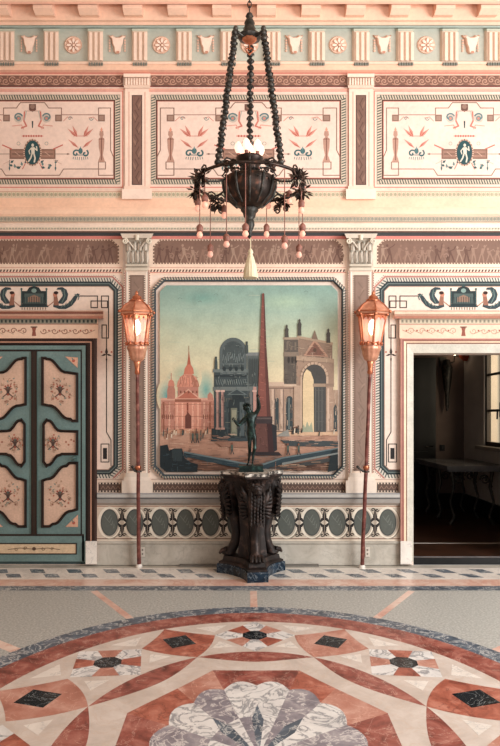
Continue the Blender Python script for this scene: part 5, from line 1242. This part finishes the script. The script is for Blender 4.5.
# ring with leaves
mb = MB(); mb.tube([C0+Vector((RR*math.cos(2*PI*j/48), RR*math.sin(2*PI*j/48), ZR)) for j in range(49)], .012, 8); ringo = mb.build('ring', M['bronzebrown'], chd)
rl = random.Random(5)
def spray(mb, c_, n, r, droop):
    for j in range(n):
        a = rl.uniform(0, 2*PI); dv = Vector((math.cos(a), math.sin(a), rl.uniform(-1, 1)+droop)).normalized(); b = c_+dv*r*rl.uniform(.2, .5); t = c_+dv*r*rl.uniform(.8, 1.25); w_ = dv.orthogonal().normalized()*r*.2
        mb.face([b, (b+t)/2+w_, t, (b+t)/2-w_]); mb.tube([c_, b], .004, 5)
for k in range(9):
    a = math.radians(-90+40*k+20); c_ = C0+Vector((RR*math.cos(a), RR*math.sin(a), ZR)); mb = MB(); big = 1.0 if abs(math.cos(a)) > .6 else .55
    spray(mb, c_+Vector((0, 0, -.03*big)), int(26*big), .085*big, -.25)
    tx = Vector((-math.sin(a), math.cos(a), 0))
    for s in (1, -1):
        for rr_, dz_ in ((.05, 0), (.035, -.09)):
            sp = [c_+tx*s*(.045*big)+Vector((0, 0, dz_*big))+(tx*s*math.cos(t*.7)+Vector((0, 0, 1))*math.sin(t*.7))*rr_*big*(1-.055*t) for t in range(15)]; mb.tube(sp, .0065, 6)
    mb.build('leaf_cluster', M['bronzebrown'], ringo)
# spokes, bowl, neck and lower finial
for k in range(6):
    mb = MB(); a = math.radians(30+60*k); d_ = Vector((math.cos(a), math.sin(a), 0)); mb.tube([C0+d_*.17+Vector((0, 0, cz(181))), C0+d_*.27+Vector((0, 0, cz(188))), C0+d_*.36+Vector((0, 0, cz(190))), C0+d_*RR+Vector((0, 0, ZR))], .008, 6); mb.build('scroll_spoke', M['iron'], chd)
    mb = MB(); mb.tube([C0+d_*.10+Vector((0, 0, cz(165))), C0+d_*.2+Vector((0, 0, cz(163))), C0+d_*.25+Vector((0, 0, cz(170))), C0+d_*.2+Vector((0, 0, cz(174)))], .007, 6); mb.build('neck_scroll', M['iron'], chd)
flut = lambda a, z: 1+.012*math.cos(16*a)
mb = MB(); mb.lathe([(.055, cz(209)), (.095, cz(206.5)), (.145, cz(202)), (.178, cz(196.5)), (.195, cz(190.5)), (.2, cz(185)), (.205, cz(181.5)), (.2, cz(180)), (.12, cz(179))], (cx0, cy0, 0), 40, mod=flut); bw = mb.build('bowl', M['bronzebrown'], chd)
mb = MB()
for k in range(12):
    a = 2*PI*k/12; d_ = Vector((math.cos(a), math.sin(a), 0)); mb.tube([C0+d_*.205+Vector((0, 0, cz(181))), C0+d_*.203+Vector((0, 0, cz(187))), C0+d_*.182+Vector((0, 0, cz(197))), C0+d_*.11+Vector((0, 0, cz(206)))], [.009, .012, .01, .006], 6); mb.ball(C0+d_*.206+Vector((0, 0, cz(180.6))), .012, 8)
    b0 = C0+Vector((.198*math.cos(a+.26), .198*math.sin(a+.26), cz(184))); spray(mb, b0, 5, .03, -.2)
mb.build('bowl_ornament', M['iron'], bw)
mb = MB(); mb.lathe([(.0, cz(239)), (.016, cz(237)), (.022, cz(234)), (.018, cz(231.5)), (.03, cz(229)), (.04, cz(225)), (.036, cz(221)), (.03, cz(219)), (.045, cz(217)), (.052, cz(213)), (.07, cz(210.5)), (.06, cz(208))], (cx0, cy0, 0), 18); mb.build('bottom_finial', M['iron'], chd)
mb = MB(); mb.lathe([(.09, cz(180)), (.075, cz(176)), (.06, cz(171)), (.07, cz(167)), (.09, cz(163.5)), (.105, cz(160.5)), (.108, cz(158.5)), (.09, cz(158))], (cx0, cy0, 0), 24, mod=flut); mb.build('neck', M['bronzebrown'], chd)
mb = MB()
for k in range(10): a = 2*PI*k/10; spray(mb, C0+Vector((.09*math.cos(a), .09*math.sin(a), cz(172))), 8, .055, 0)
mb.build('neck_leaves', M['iron'], chd)
for k in range(7):
    a = 2*PI*k/7+.3; r_ = .088 if k else .0; a = 2*PI*k/6+.25 if k else 0
    b = C0+Vector((r_*math.cos(a), r_*math.sin(a), 0))
    mb = MB(); mb.lathe([(.014, cz(158.5)), (.014, cz(155.5)), (.016, cz(155))], (b.x, b.y, 0), 10); cu = mb.build('candle_cup', M['terracotta'], chd)
    mb = MB(); mb.lathe([(.010, cz(155.3)), (.022, cz(153)), (.032, cz(149.5)), (.026, cz(146)), (.010, cz(143.4)), (0, cz(142.4))], (b.x, b.y, 0), 14); mb.build('candle_bulb', M['candlebulb'], cu)
# hanging bulbs: (column, bulb bottom row, front?)
HB = [(198, 211.5, 0), (205, 208, 1), (200, 238, 1), (210.5, 257.5, 0), (224, 218.5, 0), (226.5, 247.5, 1), (245.5, 237, 1), (266.5, 237.5, 0), (268.5, 209, 0), (289, 204, 0), (284.5, 249, 1), (298.6, 258, 0), (301, 213.5, 1), (304, 237, 0)]
for (u, vb_, fr_) in HB:
    x = max(-.405, min(.405, (u-249.5)*sc_)); yy = math.sqrt(max(RR*RR-x*x, 0))*(-1 if fr_ else 1)
    dd = CD+yy; kx = dd/CD; x2 = ((u-CX)*dd/F)-cx0; x2 = max(-RR+.003, min(RR-.003, x2)); yy = math.sqrt(RR*RR-x2*x2)*(-1 if fr_ else 1); dd = CD+yy
    zb2 = EYE+(HY-vb_)*dd/F; P0 = C0+Vector((x2, yy, 0)); pxm = dd/F
    mb = MB(); mb.tube([P0+Vector((0, 0, ZR)), P0+Vector((0, 0, zb2+13*pxm))], .0035, 6); cd_ = mb.build('cord', M['terracotta'], chd)
    mb = MB(); mb.lathe([(.018, zb2+6*pxm), (.024, zb2+7*pxm), (.024, zb2+9.5*pxm), (.026, zb2+11*pxm), (.015, zb2+13*pxm), (.005, zb2+14*pxm)], (P0.x, P0.y, 0), 12); mb.build('socket', M['terracotta'], cd_)
    mb = MB(); mb.lathe([(0, zb2), (.012, zb2+.3*pxm), (.021, zb2+1.8*pxm), (.023, zb2+3.2*pxm), (.018, zb2+5*pxm), (.013, zb2+6.3*pxm)], (P0.x, P0.y, 0), 14); mb.build('bulb', M['bulb'] if vb_ < 240 else M['bulbdim'], cd_)
mb = MB(); ts = lambda a, z: 1+.08*math.cos(14*a)
x_t = cx0+.008
mb.tube([(x_t, cy0, cz(237)), (x_t, cy0, cz(252))], .004, 6); mb.lathe([(.052, cz(278)), (.048, cz(270)), (.034, cz(262)), (.02, cz(256)), (.014, cz(254)), (.020, cz(252.5)), (.014, cz(250)), (.004, cz(248.5))], (x_t, cy0, 0), 42, mod=ts)
tt_ = mb.build('tassel', M['tassel'], chd); tt_['label'] = 'cream silk tassel'

# ------------------------------------------------------------------ light
wd = bpy.data.worlds.new('sky'); bpy.context.scene.world = wd; wd.use_nodes = True
bg = wd.node_tree.nodes['Background']; bg.inputs[0].default_value = (1.0, .965, .93, 1); bg.inputs[1].default_value = .60
def area(name, loc, tgt, sx, sy, power, colr):
    l = bpy.data.lights.new(name, 'AREA'); l.shape = 'RECTANGLE'; l.size = sx; l.size_y = sy; l.energy = power; l.color = colr
    o = bpy.data.objects.new(name, l); col.objects.link(o); o.location = loc; o.rotation_euler = (Vector(tgt)-Vector(loc)).to_track_quat('-Z', 'Y').to_euler(); return o
area('window_light', (5.4, -4.6, 3.0), (-.6, 0, 2.0), 3.0, 4.0, 525, (1, .985, .97))
hl = area('upper_wall_fill', (.8, -6.5, 2.9), (.2, 0, 5.5), 3.0, 1.0, 26, (1, .84, .77)); hl.data.spread = math.radians(75)  # added fill aimed up at the cornice; no window there
area('daylight', (xr+1.3, 1.5, 2.6), (2.4, 2.6, .9), .8, 1.2, 30, (1, .96, .9))
# ------------------------------------------------------------------ camera
cam = bpy.data.cameras.new('camera'); co_ = bpy.data.objects.new('camera', cam); col.objects.link(co_)
co_.location = (0, -D, EYE); co_.rotation_euler = (PI/2, 0, 0); cam.sensor_fit = 'AUTO'; cam.sensor_width = 36; cam.lens = F/746*36
cam.shift_x = (250-CX)/746; cam.shift_y = (HY-373)/746; cam.clip_start = .05
sc0 = bpy.context.scene; sc0.camera = co_; sc0.view_settings.view_transform = 'Standard'; sc0.view_settings.look = 'None'
